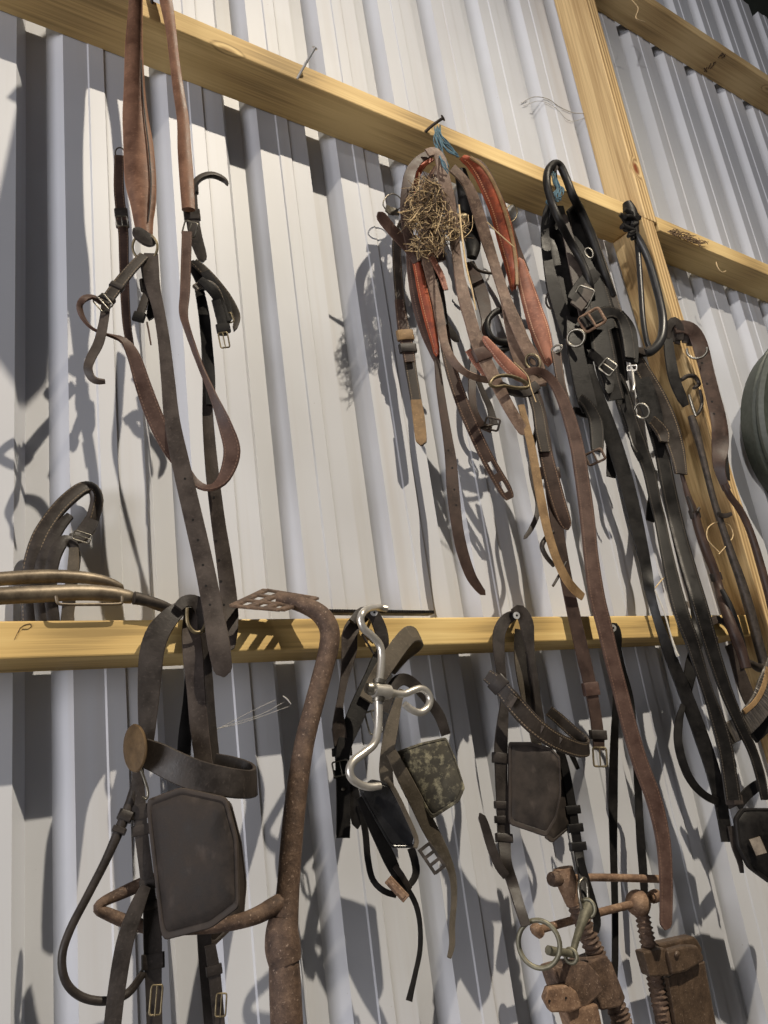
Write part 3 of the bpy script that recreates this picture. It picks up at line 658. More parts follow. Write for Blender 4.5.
for q in ((574,811),(576.5,829),(579,847)): keeper(T, p, q[0], q[1], BLACK, 8, 1.8, 5)
S(T, 'strap_tail', [(580,858,7,.15),(586,880,8),(592,900,8),(597,920,8),(596,932,6)], BLACK, t=2)
S(T, 'strap_tail', [(506,876,8,.14),(499,866,9),(491,846,9.5),(485,826,9),(480,813,7)], DARK, t=2.4, tip='end')
S(T, 'strap_end', [(570,752,5,.13),(574,760,5),(578,769,4)], BLACK, t=2)
R(T, 'buckle', [(584,878,3,.17),(579,884,3),(580,900,3),(585,915,3),(589,916,3),(588,900,3),(587,884,3)], NICKEL, closed=True)
BT = ring(T, 539, 944, .168, 20.5, 21.5, 5, VERD, rot=0, az=8, name='bit_ring', label='large greenish metal ring')
R(T, 'bit_mouthpiece', [(548,950,9,.17),(554,951.5,9),(562,952,7.5),(570,953.5,8)], VERD)
R(T, 'bit_mouthpiece', [(572,957,7,.17),(575,944,7),(580,928,8.5),(585,914,11),(589,906,14)], VERD)
ring(T, 571, 956, .17, 6, 6.5, 4, VERD, name='bit_ring', az=20); ring(T, 588, 908, .172, 7, 8, 3.5, VERD, name='bit_ring', az=20)

# ------------------------------------------------------------------ two rusty screw clamps
def screw_rod(parent, pts, mat, pitch=.0085):
    mb = MB(); P = frames(pts, pt=True, step=.0011); P2 = P
    base = list(P.w)
    # helical thread: the radius follows the angle as well as the length
    n = len(P.p); m = 18; vv = []; uv = []
    for i in range(n):
        for k in range(m):
            th = 2*math.pi*k/m; ph = (P.s[i]/pitch-k/m) % 1.0
            r = base[i]/2*(1.06-.36*(abs(ph-.5)*2)**.8)
            vv.append(P.p[i]+(P.wd[i]*math.cos(th)+P.n[i]*math.sin(th))*r); uv.append((P.s[i], .5))
    fs = [(i*m+k, i*m+(k+1) % m, (i+1)*m+(k+1) % m, (i+1)*m+k) for i in range(n-1) for k in range(m)]
    fs += [tuple(range(m)), tuple(range((n-1)*m, n*m))]
    mb.add(vv, fs, uv); return mb.build('screw', mat, parent, angle=80)
def block(parent, name, poly, mat, dn, th, bevel=.002, label=None):
    """solid block: polygon in px at distance dn (front), th metres thick towards the wall"""
    mb = MB(); f = [at(u, v, dn) for u, v in poly]; n = len(f); b = [p+Vector((0.01, th, 0)) for p in f]
    fs = [tuple(range(n)), tuple(range(n, 2*n))]+[(i, (i+1) % n, n+(i+1) % n, n+i) for i in range(n)]
    mb.add(f+b, fs); return mb.build(name, mat, parent, smooth=False, bevel=bevel, label=label)
T = thing('screw_clamp', 'rusty screw clamp with a broad jaw, left of the pair at the bottom', 'clamp', at(590, 1000, .14), 'rusty screw clamps')
screw_rod(T, [(570,886,19,0.100),(578,910,19),(590,940,20),(602,968,20),(611,992,21),(622,1022,22),(635,1060,22)], RUST)
R(T, 'handle', [(556,879,7,0.100),(590,877.5,7.5),(625,878,7.5),(659,879,7.5)], RUST2)
mb = MB(); P = frames([(563,868,20,0.100),(566,880,21),(571,895,18),(574,904,16)], pt=True, step=.004); sweep(mb, P, 0, 'round'); mb.build('screw_head', RUST2, T)
R(T, 'handle_end', [(551,879,13,0.100),(555,879,15),(559,879,13)], RUST)
block(T, 'nut', [(585,963),(606,955),(612,962),(626,998),(621,1007),(602,1011)], RUST, 0.125, .05, .003)
block(T, 'jaw', [(552,968),(572,962),(588,962),(600,975),(604,992),(583,1012),(560,992)], RUST, 0.142, .04, .004)
block(T, 'jaw_plate', [(548,988),(568,985),(577,992),(583,1008),(571,1013),(551,1013),(544,1000)], RUST2, 0.158, .018, .003)
block(T, 'bar', [(566,1012),(598,1004),(612,1070),(584,1070)], RUST2, 0.148, .03, .003)
for (u, v) in ((549.5, 1001), (566, 998)):
    mb = MB(); q = at(u, v, 0.159); mb.disc(q, Vector((-.1,-1,0)), .0018, .0012, 10); mb.build('pin_hole', HOLE, T)
T = thing('screw_clamp', 'rusty screw clamp with ball head and brown bar, right of the two clamps', 'clamp', at(665, 1000, .14), 'rusty screw clamps')
screw_rod(T, [(641,908,15,0.085),(645,928,16),(650,952,17),(655,980,17.5),(661,1010,18),(670,1060,19)], RUST)
mb = MB(); mb.ball(at(638, 903, 0.085), 12.5*mpp(at(638, 903, 0.085)), 20, 14); mb.build('ball_head', RUST2, T)
R(T, 'handle', [(540,929.5,8,0.085),(570,921,8),(605,911,8),(635,903.5,8),(653,897,8)], RUST2)
R(T, 'handle_end', [(534,925,9,0.085),(536,929,12),(541,935,9)], RUST2); R(T, 'handle_end', [(652,897.5,12,0.085),(655,896,13),(657.5,895,11)], RUST2)
block(T, 'collar_block', [(643,952),(664,948),(668,950),(676,970),(672,976),(650,977)], PAINT, 0.113, .028, .003)
block(T, 'bar', [(673,974),(704,962),(724,1070),(690,1070)], PAINT, 0.105, .006, .0015)
block(T, 'bar_flange', [(668,978),(676,973),(694,1070),(684,1070)], PAINT, 0.106, .03, .0015)
block(T, 'bar_head', [(658,944),(694,936),(698,940),(703,950),(700,957),(664,957)], PAINT, 0.095, .03, .004)
block(T, 'bar_clasp', [(667,951),(684,946),(698,946),(704,956),(704,962),(686,972),(673,975)], PAINT, 0.121, .02, .004)
mb = MB(); q = at(677, 954, 0.123); mb.ball(q, .0065, squash=(1, .6, .8)); mb.build('clasp_bolt', PAINT, T)

# ------------------------------------------------------------------ thin strap behind the long rein
T = thing('thin_strap', 'long thin black strap hanging from the lower rail behind the brown rein', 'strap', at(614, 640, .11))
S(T, 'strap', [(611,628,6,.125),(615,626,7),(618,636,8),(617,660,8,.112),(616,700,7),(614,750,9,.085),(613,800,10,.06),(613.5,850,8),(615,910,7),(615,960,7),(614,985,6)], BLACK, t=1.8)
S(T, 'second_strand', [(616,634,6,.118),(622,665,6,.10),(631,700,6,.085),(635,745,7),(638,790,8,.055),(640,830,9),(643,870,9),(645,905,7)], BLACK, t=1.8)
# ------------------------------------------------------------------ notched strip on the rail
mb = MB(); a0 = at(326, 612.5, .06); a1 = at(431, 613.5, .06); dv = (a1-a0); L_ = dv.length; dv.normalize()
mb.box((a0+a1)/2, dv*(L_/2), Vector((0,1,0))*.010, Vector((0,0,1))*.0025)
nt = 46
for i in range(nt):
    mb.box(a0+dv*(L_*(i+.5)/nt)+Vector((0,-.0095,.0008)), dv*(L_/nt*.28), Vector((0,1,0))*.0022, Vector((0,0,1))*.0024)
tag(mb.build('notched_strip', BLACK, bevel=.0004), 'flat black notched strip lying on the lower rail behind the steel bit', 'strip')
# ------------------------------------------------------------------ brown harness with red pads, centre
def lean_in(u, v):               # the harness hangs closer to the wall below the rail
    t = min(1, max(0, (v-165)/110)); return -.038*t*t*(3-2*t)
HOOK[0] = lean_in
T = thing('driving_harness', 'tangled brown leather harness with red padded panels hung from the upper rail by blue twine', 'harness', at(445, 150, .13))
S(T, 'outer_strap', [(404,222,10,.085),(397,240,9.5),(397.5,270,9.5),(400,300,10),(404,330,13,.09),(408,350,13),(411,370,12),(416,400,11.5),(420,428,12),(422,446,11)], DARKS, t=2.6, tip='end')
_, p = S(T, 'outer_strap_lining', [(399,300,9,.098),(403,325,12),(407,345,13),(410,362,12)], BROWNS, t=2)
keeper(T, p, 405, 334, TANL, 11, 1.35, 6); keeper(T, p, 408.5, 350, DARK, 9, 1.4, 6)
S(T, 'outer_strap_end', [(416,400,11,.094),(419,420,12.5),(421.5,445,11.5)], TANL, t=2, tip='end', label='worn tan strap end')
S(T, 'hooked_strap', [(378,212,8,.13),(383,219,11),(392,230,11.5),(402,241,12),(411,251,11),(417,262,9)], CHEST, t=2.6, tip='start', face=(-.8,-.5,.3))
S(T, 'side_pad', [(412,236,11,.11),(415,258,18),(419,282,22),(424,308,23),(429,332,18),(434,350,12),(437.5,364,4)], CHEST, t=3, pad=3)
S(T, 'red_pad', [(410,240,5,.124),(417,264,9),(423,292,11),(429,318,11),(435,343,8),(437,356,5)], RED, t=3, pad=7, tip='end', label='bright rust-red pad')
S(T, 'collar_rim', [(468,161,9,.115),(480,164,8),(492,182,7.5),(505,213,8),(516,247,8.5),(525,272,10)], CHEST, t=3)
S(T, 'red_pad', [(461,158,8,.135),(470,163,13),(481,175,17),(491,194,19),(500,216,20),(506,240,19),(511,262,16),(513,280,10),(513,290,5)], RED, t=3, pad=9, tip='both', label='bright rust-red pad')
S(T, 'red_pad_border', [(470,157,3.5,.148),(484,168,3.5),(496,188,3.5),(506,215,3.5),(513,243,3.5),(516,265,3.5),(517,285,3)], TANL, t=2.5)
S(T, 'faded_pad', [(519,258,8,.125),(525,282,16),(532,306,20),(539,328,22),(545,348,17),(549,366,8)], PINK, t=3, pad=6, tip='both', label='faded pinkish red pad')
S(T, 'back_panel', [(441,170,16,.09),(433,190,22),(428,215,24),(432,240,20),(440,262,14)], CHEST, t=3, pad=4)
S(T, 'back_panel', [(460,170,12,.09),(466,195,18),(470,225,20),(473,245,16),(472,258,10)], BLACK, t=4, pad=6)
S(T, 'top_strap', [(437,152,8,.15),(427,155,8),(417,162,9),(410,174,11),(407,192,12),(406,212,12),(408,232,11),(411,250,9)], BROWN, t=3)
S(T, 'top_strap_inner', [(431,158,8,.125),(422,165,8),(416,178,8),(414,200,8),(412,225,8)], RED, t=2)
_, ms = S(T, 'main_strap', [(427,153,9,.165),(434,151.5,10,.17),(440,158,11.5,.172),(444,178,13),(449,200,13),(453,225,10.5),(456,250,10),(459.5,275,11),(464,297,13.5),(471,322,13.5),(477,342,14),(485,360,15),(495,380,14),(506,402,13),(517,421,12.5),(526,435,11)], DUSTY, t=2.2, tip='end')
keeper(T, ms, 481, 353, CHEST, 13, 1.35, 6)
S(T, 'pad_strap', [(452,168,11,.155),(462,178,11,.158),(470,190,12),(478,212,13),(486,238,13),(493,260,11.5),(500,282,11.5),(506,300,12.5),(513,322,19),(519,342,24),(526,358,29),(532,372,30),(535,386,24)], DUSTY, t=2.4)
S(T, 'pad_strap', [(505,300,9,.168),(513,320,11),(522,340,12),(533,360,13),(543,376,10)], DUSTY, t=2)
ring(T, 533, 362, .178, 6.5, 9, 2.4, BRASS, rot=22, az=10, name='eyelet'); ring(T, 533, 362, .176, 3.6, 5.5, 3, DARK, rot=22, name='eyelet')
S(T, 'long_strap', [(424,252,9,.138),(430,275,10),(436,298,10.5),(440.5,322,10),(445,345,9),(454,362,8,.145,30),(466,373,7,.15,45),(480,378.5,7),(493,381,6)], DUSTY, t=2.4)
S(T, 'buckle_strap', [(426,240,10,.128),(431,258,13),(435,275,12),(441,300,9),(444,325,9)], DARK, t=2.4)
S(T, 'short_strap_end', [(438,300,7,.11),(444,320,8),(452,334,8.5),(459,342,7)], DARK, t=2, tip='end')
S(T, 'red_strap', [(421,232,6,.145),(427,246,7),(434,262,7),(441,275,6.5),(446,290,5)], PINK, t=2)
# slotted strap: the two slots are cut right through it
def slotted(parent, name, pts, mat, slots, t=2.0):
    P = frames(pts, step=.003); mb = MB(); n = len(P.p); xs = (-1, -.36, .36, 1); vv = []; uv = []
    for side in (1, -1):
        for i in range(n):
            for x in xs: vv.append(P.p[i]+P.wd[i]*(P.w[i]/2*x)+P.n[i]*(side*t/1000)); uv.append((P.s[i], (x+1)/2))
    def pix(i): return proj(P.p[i])
    cut = set()
    for i in range(n-1):
        u, v = pix(i)
        if any(v0 <= v <= v1 for v0, v1 in slots): cut.add((i, 1))
    q = lambda s, i, j: s*n*4+i*4+j; fs = []
    have = lambda i, j: 0 <= i < n-1 and 0 <= j < 3 and (i, j) not in cut
    for i in range(n-1):
        for j in range(3):
            if (i, j) in cut: continue
            fs.append((q(0,i,j), q(0,i,j+1), q(0,i+1,j+1), q(0,i+1,j))); fs.append((q(1,i,j), q(1,i+1,j), q(1,i+1,j+1), q(1,i,j+1)))
            if not have(i, j-1): fs.append((q(0,i,j), q(0,i+1,j), q(1,i+1,j), q(1,i,j)))
            if not have(i, j+1): fs.append((q(0,i,j+1), q(1,i,j+1), q(1,i+1,j+1), q(0,i+1,j+1)))
            if not have(i-1, j): fs.append((q(0,i,j), q(1,i,j), q(1,i,j+1), q(0,i,j+1)))
            if not have(i+1, j): fs.append((q(0,i+1,j), q(0,i+1,j+1), q(1,i+1,j+1), q(1,i+1,j)))
    mb.add(vv, fs, uv); return mb.build(name, mat, parent)
slotted(T, 'slotted_strap', [(438,290,9,.118),(442,316,10),(446,345,11.5),(452,372,12.5),(462,402,13.5),(472,426,13.5),(482,448,13.5),(492,467,14),(503,486,14.5),(508,495,12),(510,499,8)], BROWNS, ((462, 473), (481, 491)))
S(T, 'thin_strap', [(437,360,6,.12),(440,388,8),(444,415,9),(448,440,10),(451,462,12),(453,490,13),(457,525,12),(462,550,12),(470,574,11),(478,587,9),(485,595,6)], BROWN, t=2.2, tip='end', holes=[(448,450),(452,468),(454,490),(456,505)], hole_r=1.1)
S(T, 'red_flap', [(483,336,5,.185),(489,344,9),(498,355,12),(508,366,14),(518,375,13),(527,380,8)], PINK, t=2, pad=4, tip='both', label='faded pinkish red flap')
S(T, 'red_flap', [(468,350,7,.15),(476,362,8),(484,372,8),(488,380,5)], PINK, t=2)
R(T, 'loop_ring', [(490,384,3.6,.19),(494,378,3.6),(503,375.5,3.8),(514,377,3.8),(525,382,3.8),(528,387,3.6),(518,388,3.4),(504,386,3.4),(495,387,3.4)], BRASS, closed=True)
S(T, 'loop_keeper', [(500,385,9,.17),(512,391,10),(526,392,11),(537,385,10)], DARK, t=4)
S(T, 'back_strap', [(470,262,9,.08),(478,283,14),(484,305,14),(486,325,10),(481,345,9),(474,365,8),(472,390,8),(474,410,8),(481,424,8),(491,430,7)], BROWN, t=2.4)
S(T, 'back_strap', [(477,378,5,.085),(484,395,6),(490,408,7),(494,425,9)], DARK, t=2.4)
buckle(T, 492, 424, .10, 14, 12, -25, IRON, 2.2); R(T, 'buckle_pin', [(476,429,3,.10),(485,427,3),(492,425,3)], IRON)
R(T, 'round_loop', [(487,324,6,.09),(493,314,6.5),(503,309.5,7),(512,311,7),(518,320,6.5),(518,332,6.5),(510,341,7.5),(500,342,7),(491,337,6.5)], BLACK, closed=True)
R(T, 'round_loop', [(496,352,7,.08),(505,349,7.5),(515,344,8)], BLACK)
R(T, 'loop_stem', [(470,262,3,.10),(478,270,3),(488,273,3),(497,273,3)], IRON)
mb = MB(); P = frames([(444,221,9,.145),(452,220,9.5),(458,219,9),(464,218,10)], pt=True, step=.003); sweep(mb, P, 0, 'round'); mb.build('terret', BRASS, T, label='small brass terret')
# the long rein and the strap beside it
_, rn = S(T, 'rein', [(522,374,8,.175),(533,371,8,.182,25),(543,373,9),(553,382,11,.18,0),(562,398,13),(570,420,14.5),(577,447,15),(582,478,15.5),(587,515,16),(591,555,16),(597,597,17.5),(604,625,17),(611,655,16.5),(620,690,16.5),(629,725,17),(640,762,17.5),(654,800,17.5),(663,840,16),(666,880,14.5),(666,912,14),(665,930,13)], CHEST, t=2.6, tip='end')
_, s2 = S(T, 'second_strap', [(532,388,14,.16),(539,412,14),(544,440,14),(549,470,14),(554,505,14),(560,545,13),(567,583,13),(575,620,14),(583,655,14.5),(590,685,13.5),(595,712,12.5),(598,735,13),(599,750,12)], BROWN, t=2.4)
S(T, 'stitched_layer', [(541,430,13,.168),(546,455,15),(552,480,17),(558,502,17),(564,520,15),(568,530,10)], BROWNS, t=2.6, tip='end')
S(T, 'stitched_layer', [(533,395,10,.172),(538,412,12),(541,432,13),(545,452,12)], DARKS, t=3)
keeper(T, s2, 549.5, 472, BROWN, 11, 1.55, 8); keeper(T, s2, 590, 688, CHEST, 13, 1.3, 6); keeper(T, s2, 597, 737, DARK, 9, 1.4, 6)
buckle(T, 600, 757, .17, 13, 18, -8, BRASS, 2)
S(T, 'tan_strap', [(521,405,7,.176),(526,425,8),(531,445,8.5),(536,472,9),(541,500,9.5),(548,532,9),(557,560,9),(567,580,9.5),(576,591,9.5),(583,597,8)], TANL, t=2.2, label='pale tan strap')
S(T, 'thin_curved_strap', [(538,425,5,.158),(533,445,5,.15),(531,467,5.5),(534,485,6),(538,502,6),(537,515,5.5),(531,529,5),(524,539,3.5)], DARK, t=1.8, tip='end')
R(T, 'loose_end', [(553,532,4,.165),(546,538,5),(542,546,5),(546,556,5),(554,566,4)], DARK); R(T, 'loose_end', [(566,562,3,.168),(561,572,3),(553,586,2.6)], DARK)
S(T, 'side_billet', [(556,352,11,.15),(558,366,10),(561,384,9.5),(566,402,9)], BROWNS, t=2.4); ring(T, 557, 349, .155, 5.5, 3.6, 2, NICKEL, rot=10)
R(T, 'wire_ring', [(383,204,1.3,.06),(387,196,1.3),(394,194,1.3),(400,198,1.3),(402,205,1.3),(397,210,1.3),(388,211,1.3)], NICKEL, closed=True)
R(T, 'wire_ring', [(505,213,1.2,.12),(509,206,1.2),(514,205,1.2),(517,211,1.2),(515,219,1.2),(509,223,1.2)], BRASS)
S(T, 'metal_tab', [(386,208,8,.075),(391,211,10),(398,212,8)], NICKEL, t=2)

HOOK[0] = None
# ------------------------------------------------------------------ bird's nest of straw in the harness
STRAW = plain('dry_straw', (192, 168, 128), .8); STRAW2 = plain('grey_straw', (112, 92, 70), .85); STRAW3 = plain('dark_straw', (58, 46, 36), .9)
def straws(name, n, blobs, seed, label, cat):
    rnd = random.Random(seed); mb = MB()
    for i in range(n):
        cu, cv, ru, rv, d0 = rnd.choice(blobs)
        th = rnd.uniform(0, 2*math.pi); r = math.sqrt(rnd.random())
        u = cu+ru*r*math.cos(th); v = cv+rv*r*math.sin(th); dd = d0+rnd.uniform(-.022, .02)
        w0 = rnd.uniform(.32, .85); a = th+math.pi/2+rnd.gauss(0, .8); L = rnd.choice((rnd.uniform(6, 14), rnd.uniform(10, 30))); c = rnd.gauss(0, 2.2)
        pts = [(u-math.cos(a)*L/2, v-math.sin(a)*L/2, w0, dd+rnd.uniform(-.012, .012)), (u-math.sin(a)*c, v+math.cos(a)*c, w0*1.1, dd+.004), (u+math.cos(a)*L/2, v+math.sin(a)*L/2, w0*.7, dd+rnd.uniform(-.012, .012))]
        P = frames(pts, pt=True, step=.006)
        m = 5; vv = []; k = len(P.p)
        for q in range(k):
            for s in range(m):
                an = 2*math.pi*s/m; vv.append(P.p[q]+(P.wd[q]*math.cos(an)+P.n[q]*math.sin(an))*P.w[q]/2)
        fs = [(q*m+s, q*m+(s+1) % m, (q+1)*m+(s+1) % m, (q+1)*m+s) for q in range(k-1) for s in range(m)]
        mb.add(vv, fs, mi=(0, 0, 1, 1, 2, 2)[rnd.randrange(6)])
    return tag(mb.build(name, [STRAW, STRAW2, STRAW3]), label, cat)
straws('bird_nest', 1050, [(427,188,15,8,.15),(418,203,7,12,.15),(441,203,8,12,.15),(430,220,22,13,.155),(432,234,22,13,.15),(428,246,14,9,.145),(430,205,10,10,.125),(412,214,6,14,.15),(455,225,14,10,.15)], 3, 'untidy straw bird nest wedged in the top of the brown harness', 'nest')
def straw_strand(pts, label, mat=STRAW, name='straw_stalk', cat='straw'):
    mb = MB(); P = frames(pts, pt=True, step=.005); sweep(mb, P, 0, 'round'); return tag(mb.build(name, mat), label, cat)
straw_strand([(459,205,1.6,.185),(462,235,1.8),(466,265,1.8),(472,290,1.6),(476,310,1.4)], 'long pale straw stalk hanging straight down below the nest', name='straw_stalk')
straw_strand([(487,222,1.2,.19),(496,231,1.2),(506,240,1.2),(514,247,1.1)], 'thin straw lying across the right-hand red pad')
straw_strand([(514,362,1,.20),(527,375,1),(531,388,1),(536,402,1)], 'thin pale straw dangling below the faded red flap')
# ------------------------------------------------------------------ twine and nails
TW = plain('blue_twine', (70, 98, 112), .85)
def twine(parts, label, base):
    T = thing('blue_twine', label, 'twine', base)
    rnd = random.Random(len(label))
    for pts in parts:
        mb = MB()
        for k in range(5):            # a twine of loose fibres
            q = [(p[0]+rnd.gauss(0, 1.0), p[1]+rnd.gauss(0, 1.3), p[2]*rnd.uniform(.3, .5))+tuple(p[3:]) for p in pts]
            sweep(mb, frames(q, pt=True, step=.005), 0, 'round')
        mb.build('strand', TW, T)
twine([[(437,126,2.6,.128),(436,140,2.6,.15),(438,152,3,.165),(443,165,3,.182),(447,172,2.6)], [(440,128,3,.125),(441,142,3.4,.15),(447,150,3.2,.16),(456,155,3)], [(438,130,2.6,.13),(443,140,3,.15),(450,146,3),(459,157,2.6)], [(436,132,2.4,.135),(440,145,3,.16),(444,158,3.6),(448,168,3)], [(441,136,2,.14),(449,143,2.2),(454,152,2)]], 'blue baler twine tying the brown harness to its nail', at(440, 130, .125))
twine([[(551,168,2.6,.165),(555,178,3.4),(559,190,4),(560,198,3.6)], [(553,172,2.4,.16),(557,184,3),(562,188,3),(564,193,2.2)], [(549,196,2.6,.15),(547,202,3),(552,206,3),(557,210,2.4)], [(558,188,3,.165),(555,196,3),(560,201,2.6)]], 'blue baler twine knotted inside the top of the black harness', at(555, 180, .15))
def nail(pts, label, head=True, mat=SCREW, name='nail'):
    T = thing(name, label, 'nail', at(pts[0][0], pts[0][1], pts[0][3]))
    _, P = R(T, 'shank', pts, mat, step=.003)
    mb = MB(); mb.disc(P.p[-1], P.t[-1], 1.7*pts[-1][2]/2*mpp(P.p[-1])*1.3, .0012, 12); mb.build('head', mat, T)
nail([(297,79,2.6,.104),(306,63,2.6,.125),(315,48,2.6,.145)], 'bare nail sticking up out of the upper rail left of the brown harness')
nail([(425,132,3,.104),(433,125,3,.12),(443,118,3,.138)], 'nail in the upper rail holding the blue twine of the brown harness', mat=IRON)
nail([(152,4,3,.104),(151,-20,3,.125),(150,-42,3,.15)], 'nail above the frame holding the brown padded strap', mat=IRON)
nail([(557,193,3,.104),(556,178,3,.14),(555,168,3,.168)], 'nail inside the loop of the black harness', mat=IRON)
def screw(u, v, d, d1, label):
    T = thing('wood_screw', label, 'screw', at(u, v, d))
    R(T, 'shank', [(u,v,3.2,d),(u,v,3.2,(d+d1)/2),(u,v,3.2,d1)], SCREW, step=.003)
    q = at(u, v, d1); mb = MB(); mb.disc(q, Vector((-.25,-1,-.1)), 3.6*mpp(q), .0022, 18); mb.disc(q+Vector((-.25,-1,-.1)).normalized()*.0011, Vector((-.25,-1,-.1)), 1.3*mpp(q), .0006, 6, 1)
    mb.build('head', [SCREW, HOLE], T, angle=30)
screw(374, 612.5, .10, .142, 'silver wood screw in the lower rail holding the steel hooked bit')
screw(516.5, 615.5, .10, .14, 'silver wood screw in the lower rail holding the ring bit bridle')
screw(190, 615, .10, .118, 'screw behind the loop of the big left bridle')
screw(613, 628, .10, .127, 'small screw in the lower rail holding the thin black strap')
# ------------------------------------------------------------------ black harness
T = thing('black_harness', 'big tangle of black harness straps and buckles hung on the upper rail beside the post', 'harness', at(565, 170, .13))
R(T, 'rounded_loop', [(593,300,5,.12),(590,284,7,.142),(582,262,7.5),(571,243,8),(560,222,8,.165),(552,203,8),(547,184,8,.17),(548,171,8),(554,164,8,.165),(560,166,8),(566,178,8),(573,196,8.5),(580,210,9,.14),(588,228,9,.132),(596,250,9,.128),(606,278,8,.126),(613,296,7,.12)], BLACK)
S(T, 'side_panel', [(551,200,5,.14),(546,214,7,.125),(545,236,9,.11),(548,262,11),(554,290,15),(562,315,17),(570,338,17)], BLACK, t=3)
S(T, 'wide_strap', [(557,206,14,.12),(558,228,24,.10),(561,252,27),(567,280,28),(573,305,27),(580,330,24),(588,352,20)], BLACK, t=3)
S(T, 'wide_strap', [(570,208,12,.13),(577,225,22,.115),(585,250,25,.11),(592,275,26),(599,300,28),(606,330,30),(613,360,28),(617,380,24)], BLACKS, t=3)
S(T, 'edge_strap', [(577,206,6,.142),(589,228,9,.125),(599,255,10,.12),(608,282,10),(617,312,11),(627,342,13),(640,366,17),(655,393,21),(667,420,22),(675,445,20),(679,462,16),(681,474,14)], DARKS, t=2.8, label='greyer dusty strap with stitched edges')
S(T, 'inner_strap', [(562,215,10,.125),(569,240,12),(575,268,13),(582,300,14),(588,330,14)], GREYL, t=2)
S(T, 'cross_strap', [(571,300,10,.14),(580,288,14),(590,278,15),(597,272,10)], BLACK, t=2.6)
buckle(T, 583, 297, .15, 17, 20, -38, NICKEL, 2.0, tongue=False); S(T, 'buckle_insert', [(576,307,14,.145),(583,297,15),(590,287,14)], GREYL, t=2)
S(T, 'cross_strap', [(583,323,13,.15),(596,317,14),(608,312,14),(618,315,13),(624,324,13),(628,340,13),(630,358,12)], BLACKS, t=3)
buckle(T, 592, 320, .162, 22, 17, 16, RUST2, 3, label='reddish leather-covered buckle')
S(T, 'front_panel', [(618,314,14,.145),(627,328,18),(630,346,18),(631,362,15)], BLACK, t=3.4)
buckle(T, 632, 368, .152, 9, 5, -15, STEEL, 1.8, tongue=False)
R(T, 'snap_hook', [(632,371,3.2,.152),(633,378,3.6),(634,385,3.4),(633,391,2.6)], STEEL)
S(T, 'panel', [(574,318,17,.125),(575,345,18),(580,372,20),(586,398,21),(590,412,18)], BLACK, t=3)
ring(T, 576, 338, .142, 8.5, 8.5, 3, NICKEL, az=8); 
ring(T, 589, 253, .13, 3.4, 5.5, 2, NICKEL, rot=15)
S(T, 'panel', [(600,330,24,.13),(604,352,26),(609,378,24),(616,400,20)], BLACKS, t=2.6)
buckle(T, 608, 367, .148, 13, 14, 38, NICKEL, 2.0); S(T, 'cross_strap', [(590,352,10,.135),(600,362,11),(609,378,11),(608,394,8)], BLACK, t=2.6, tip='end')
S(T, 'panel', [(640,372,15,.115),(646,392,22),(652,412,22),(657,430,16)], BLACK, t=3)
ring(T, 642, 411, .135, 6.5, 8, 2.4, NICKEL, rot=20)
S(T, 'panel', [(652,420,12,.12),(662,432,16),(664,442,10)], DARKS, t=3)
ring(T, 552, 300, .09, 6, 9, 2, IRON, rot=-10)
# long straps
S(T, 'long_strap', [(583,350,16,.12),(588,375,18),(598,402,18.5),(610,432,18),(622,468,17.5),(632,505,16.5),(640,540,15),(646,566,12),(650,592,9.5,.125,35),(657,618,8.5),(666,644,11,.13,20),(675,668,14,.13,0),(687,698,15.5),(701,736,16.5),(713,772,16),(721,805,14.5),(727,842,12.5)], BLACK, t=2.2)
S(T, 'long_strap', [(613,372,18,.115),(621,392,19),(631,424,18),(640,446,16),(649,472,14),(655,500,13),(660,520,13),(666,550,14,.13),(675,590,16.5,.145),(683,618,17.5,.155),(692,642,16),(700,668,14),(709,695,13),(718,722,17),(725,748,17.5),(729,772,17.5),(733,800,18)], BLACKS, t=2.2)
S(T, 'long_strap', [(646,398,18,.10),(655,428,17),(662,455,16),(668,485,16.5),(676,522,17),(687,562,18,.13),(699,602,18,.158),(711,645,17),(725,688,15),(739,722,12.5),(752,750,11),(760,775,11),(765,800,9)], BLACKS, t=2.2, label='long strap with pale stitched edge')
S(T, 'twisted_strap', [(668,488,10,.095),(676,535,10),(686,575,9),(693,600,9,.11),(697,622,11,.112,25),(696,645,13,.115,0),(691,668,14),(687,690,11)], BLACK, t=2.2)
S(T, 'strap_end', [(606,415,8,.10),(610,436,10),(611,458,10),(611,477,10)], BLACK, t=2.2)
S(T, 'strap_end', [(654,470,8,.09),(653,492,9),(651,508,9.5),(650,521,9)], BLACK, t=2.2)
S(T, 'buckle_strap', [(580,398,10,.13),(588,406,13),(595,420,15),(597,436,15),(597,451,13)], BLACKS, t=3)
buckle(T, 595, 457, .135, 17, 12, 12, RUST, 2.6, label='brown rusty buckle'); S(T, 'cross_strap', [(574,410,7,.11),(582,413,9),(591,415,8)], BLACK, t=3)
S(T, 'thin_hanger', [(622,404,6,.12),(630,425,7),(634,446,6),(641,460,7)], BLACK, t=2); R(T, 'hook_wire', [(629,432,2,.135),(633,445,2),(637,452,1.8)], NICKEL)
S(T, 'curved_strap', [(683,705,5,.13),(679,722,8.5),(678,740,9.5),(682,760,9.5),(690,779,9),(702,793,8),(716,801,7.5),(732,804,7)], BLACK, t=2)
_, p = S(T, 'lower_tab', [(728,765,16,.14),(731,783,17.5),(733,800,18),(735,806,15)], DARK, t=3.2)
keeper(T, p, 733, 801, GREYL, 9, 1.15, 5)
S(T, 'lower_tab', [(738,806,9,.135),(745,796,11),(754,788,11),(762,783,9)], BLACK, t=2.8)
plate(T, 'winker_cup', [(734,818,.15),(741,808,.155),(770,808,.165),(800,818,.165),(800,898,.165),(770,884,.16),(748,868,.155),(737,846,.15)], BLACK, t=8, bulge=10, rnd=.16, label='black cupped blinker')
